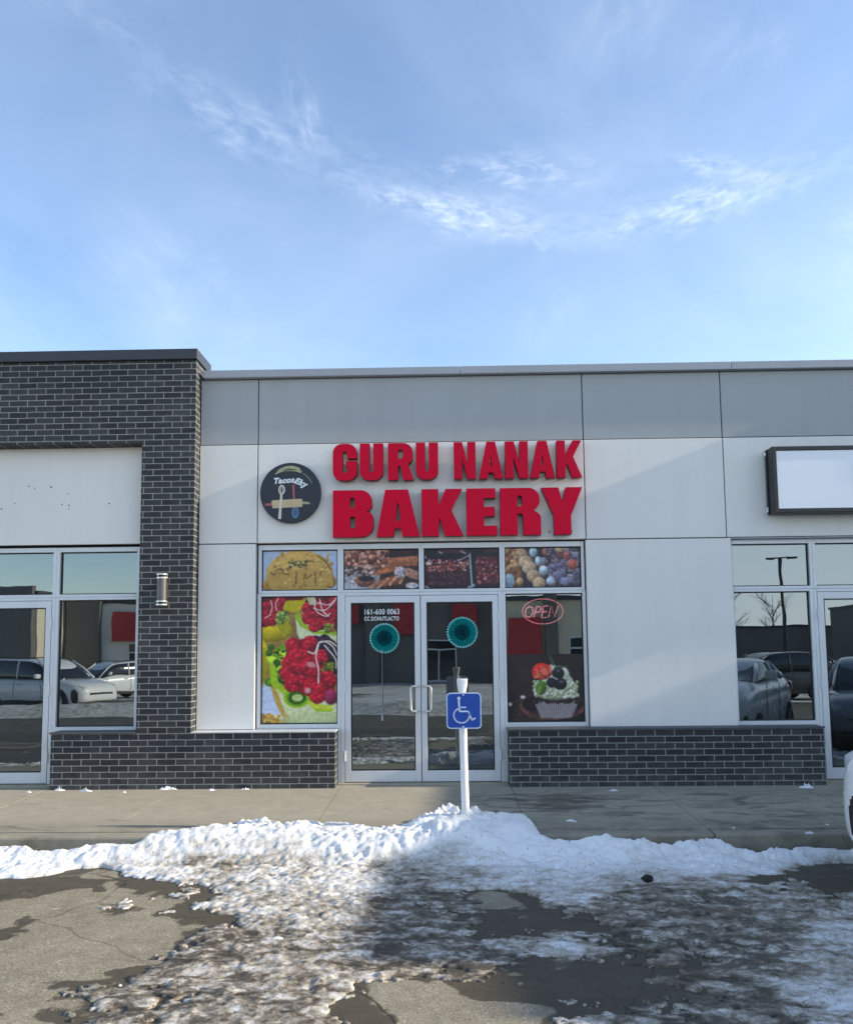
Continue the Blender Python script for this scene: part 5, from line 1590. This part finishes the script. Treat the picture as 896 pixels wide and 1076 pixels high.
# ------------------------------------------------------------------ across the lot (seen mirrored in the glass)
def far_shop(name, label, x0, x1, y, h, wallm, bandm, band, piers):
    z0 = gz(y)
    T = thing(name, label, 'building', ((x0+x1)/2, y, z0))
    MB().box(x0, x1, y-10, y, z0-.2, z0+h).build('wall', wallm, T)
    MB().box(x0-.1, x1+.1, y-10.1, y+.15, z0+h+.002, z0+h+.25).build('coping', M['coping_dark'], T)
    for a, b_, z_a, z_b in band:
        MB().box(a, b_, y+.002, y+.35, z0+z_a, z0+z_b).build('fascia', bandm, T)
    for a, b_ in piers:
        MB().box(a, b_, y+.002, y+.5, z0-.1, z0+h+.5).build('pier', M['dark_wall'], T)
    x = x0+1.2
    while x < x1-3.0 and name != 'distant_warehouse':
        if not any(a-2.6 < x < b_+.3 for a, b_ in piers):
            f = MB().box(x, x+2.4, y+.003, y+.08, z0+.1, z0+2.9).build('window', M['alu'], T)
            each('pane', M['car_glass'], f, [(x+.1, x+1.15, y+.081, y+.09, z0+.25, z0+2.2), (x+1.25, x+2.3, y+.081, y+.09, z0+.25, z0+2.2), (x+.1, x+2.3, y+.081, y+.09, z0+2.3, z0+2.8)])
        x += 3.0
    return T
far_shop('distant_shop', 'cream shop block across the lot mirrored in the left windows', -46, -25.5, -43, 6.0, M['beige'], M['cream'], [(-44, -38, 3.6, 5.2)], [(-29, -25.6)])
far_shop('distant_shop', 'dark shop block with red fascia mirrored in the left window', -25.4, -9, -47, 5.6, M['white_stucco'], M['red_panel'], [(-22.2, -19.2, 3.0, 5.0), (-16, -13, 3.2, 5.0)], [(-25.3, -23)])
far_shop('distant_shop', 'grey shop block with red signs mirrored in the bakery doors', -8.9, 3.4, -46, 6.2, M['dark_wall'], M['red_panel'], [(-7.5, -5.6, 4.0, 5.2), (-3.4, -1.4, 3.4, 5.4), (.4, 2.0, 3.6, 5.2)], [(-5.2, -4.4)])
far_shop('distant_shop', 'beige shop block with red cladding mirrored under the OPEN sign', 3.5, 12.5, -44, 5.4, M['beige'], M['red_panel'], [(3.9, 6.0, 1.4, 4.2)], [(6.2, 7.0)])
far_shop('distant_warehouse', 'long low dark warehouse far across the lot mirrored on the right', 20, 70, -86, 4.2, M['dark_wall'], M['dark_wall'], [], [])
far_shop('distant_warehouse', 'taller brown warehouse far across the lot mirrored in the right door', 36.5, 58, -62, 5.6, M['dark_wall'], M['red_panel'], [], [])

# light pole
LPx, LPy = 25.3, -54.5
LP_ = thing('light_pole', 'tall twin armed parking lot light pole mirrored in the right window', 'street light', (LPx, LPy, gz(LPy)))
z0 = gz(LPy)
MB().tube([(LPx, LPy, z0), (LPx, LPy, z0+8.9)], [.17, .12], 10).build('pole', M['black_metal'], LP_, smooth=True)
MB().tube([(LPx-.6, LPy, z0+8.85), (LPx+.6, LPy, z0+8.85)], .05, 8).build('arm', M['black_metal'], LP_)
for s in (-1, 1):
    MB().box(LPx+s*.8-.35, LPx+s*.8+.35, LPy-.2, LPy+.2, z0+8.72, z0+8.86).build('lamp_head', M['black_metal'], LP_, bevel=.03)
MB().tube([(LPx, LPy, z0-.1), (LPx, LPy, z0+.7)], .3, 14).build('footing', M['concrete'], LP_)

# bare trees beyond
def bare_tree(x, y, h, seed, label):
    rs = random.Random(seed)
    z0 = gz(y)
    T = thing('bare_tree', label, 'tree', (x, y, z0), group='bare trees across the lot')
    MB().tube([(x, y, z0-.1), (x+rs.uniform(-.1, .1), y, z0+h*.4), (x+rs.uniform(-.2, .2), y, z0+h*.95)], [.16, .11, .02], 7).build('trunk', M['bark'], T, smooth=True)
    c = MB()
    def branch(p, d, L_, r, lvl):
        q = p + d*L_*.5 + Vector((rs.uniform(-.1, .1), rs.uniform(-.1, .1), .05))*L_
        e = p + d*L_
        c.tube([p, q, e], [r, r*.7, r*.3], 4, cap=False)
        if lvl:
            for _ in range(4):
                t = rs.uniform(.3, 1.0)
                nd = (d + Vector((rs.uniform(-.8, .8), rs.uniform(-.8, .8), rs.uniform(-.1, .6)))).normalized()
                branch(p+d*L_*t, nd, L_*.55, r*.5, lvl-1)
    for k in range(10):
        a = rs.uniform(0, 6.28)
        branch(Vector((x, y, z0+h*rs.uniform(.3, .8))), Vector((cos(a), sin(a), rs.uniform(.5, 1.3))).normalized(), h*.28, .05, 2)
    c.build('crown', M['bark'], T)
for i, (x, y, h, lb) in enumerate([(30.5, -100, 8.5, 'short bare tree left of the mirrored light pole'), (36.5, -102, 10, 'tall bare tree right of the mirrored light pole'), (41, -98, 9, 'bare tree above the mirrored warehouse roof end'), (27, -97, 7.5, 'small bare tree mirrored at the left edge of the right window')]):
    bare_tree(x, y, h, i+1, lb)

# snow heap ridge behind the camera, mirrored in the doors
xs = np.arange(-26, 24, .22); ys = np.arange(-16.6, -12.6, .12)
X, Y = np.meshgrid(xs, ys)
prf = np.exp(-((Y+14.6+(fbm(X*.25, X*0+3, 3, 8)-.5)*1.2)/.62)**2)
h_ = 0.6*prf*(0.30+0.5*fbm(X*.5, Y*.5, 3, 31))*(fbm(X*.12, X*0, 2, 50) > .40) + (fbm(X*1.6, Y*1.6, 4, 12)-.5)*.12*prf
Z = ground_z(Y) + h_ - .03
o = grid_mesh('ploughed_snow_ridge', xs, ys, Z, M['snow'], {'dirt': .35+0*X+.3*fbm(X, Y, 3, 9)}, h_ > .02)
prop(o, 'low ridge of ploughed snow across the lot mirrored in the doors', 'snow', kind='stuff')
xs = np.arange(-45, 50, .5); ys = np.arange(-58, -18, .4)
X, Y = np.meshgrid(xs, ys)
cv = fbm(X*.10, Y*.22, 4, 61) - .50 + (fbm(X*.5, Y*.8, 3, 62)-.5)*.4
Z = ground_z(Y) + np.clip(cv, -.1, .2)*.5
o = grid_mesh('far_snow_patches', xs, ys, Z, M['snow'], {'dirt': .25+.4*fbm(X*.4, Y*.6, 3, 63)}, cv > -.03)
prop(o, 'thin patches of packed snow over the far part of the lot', 'snow', kind='stuff')
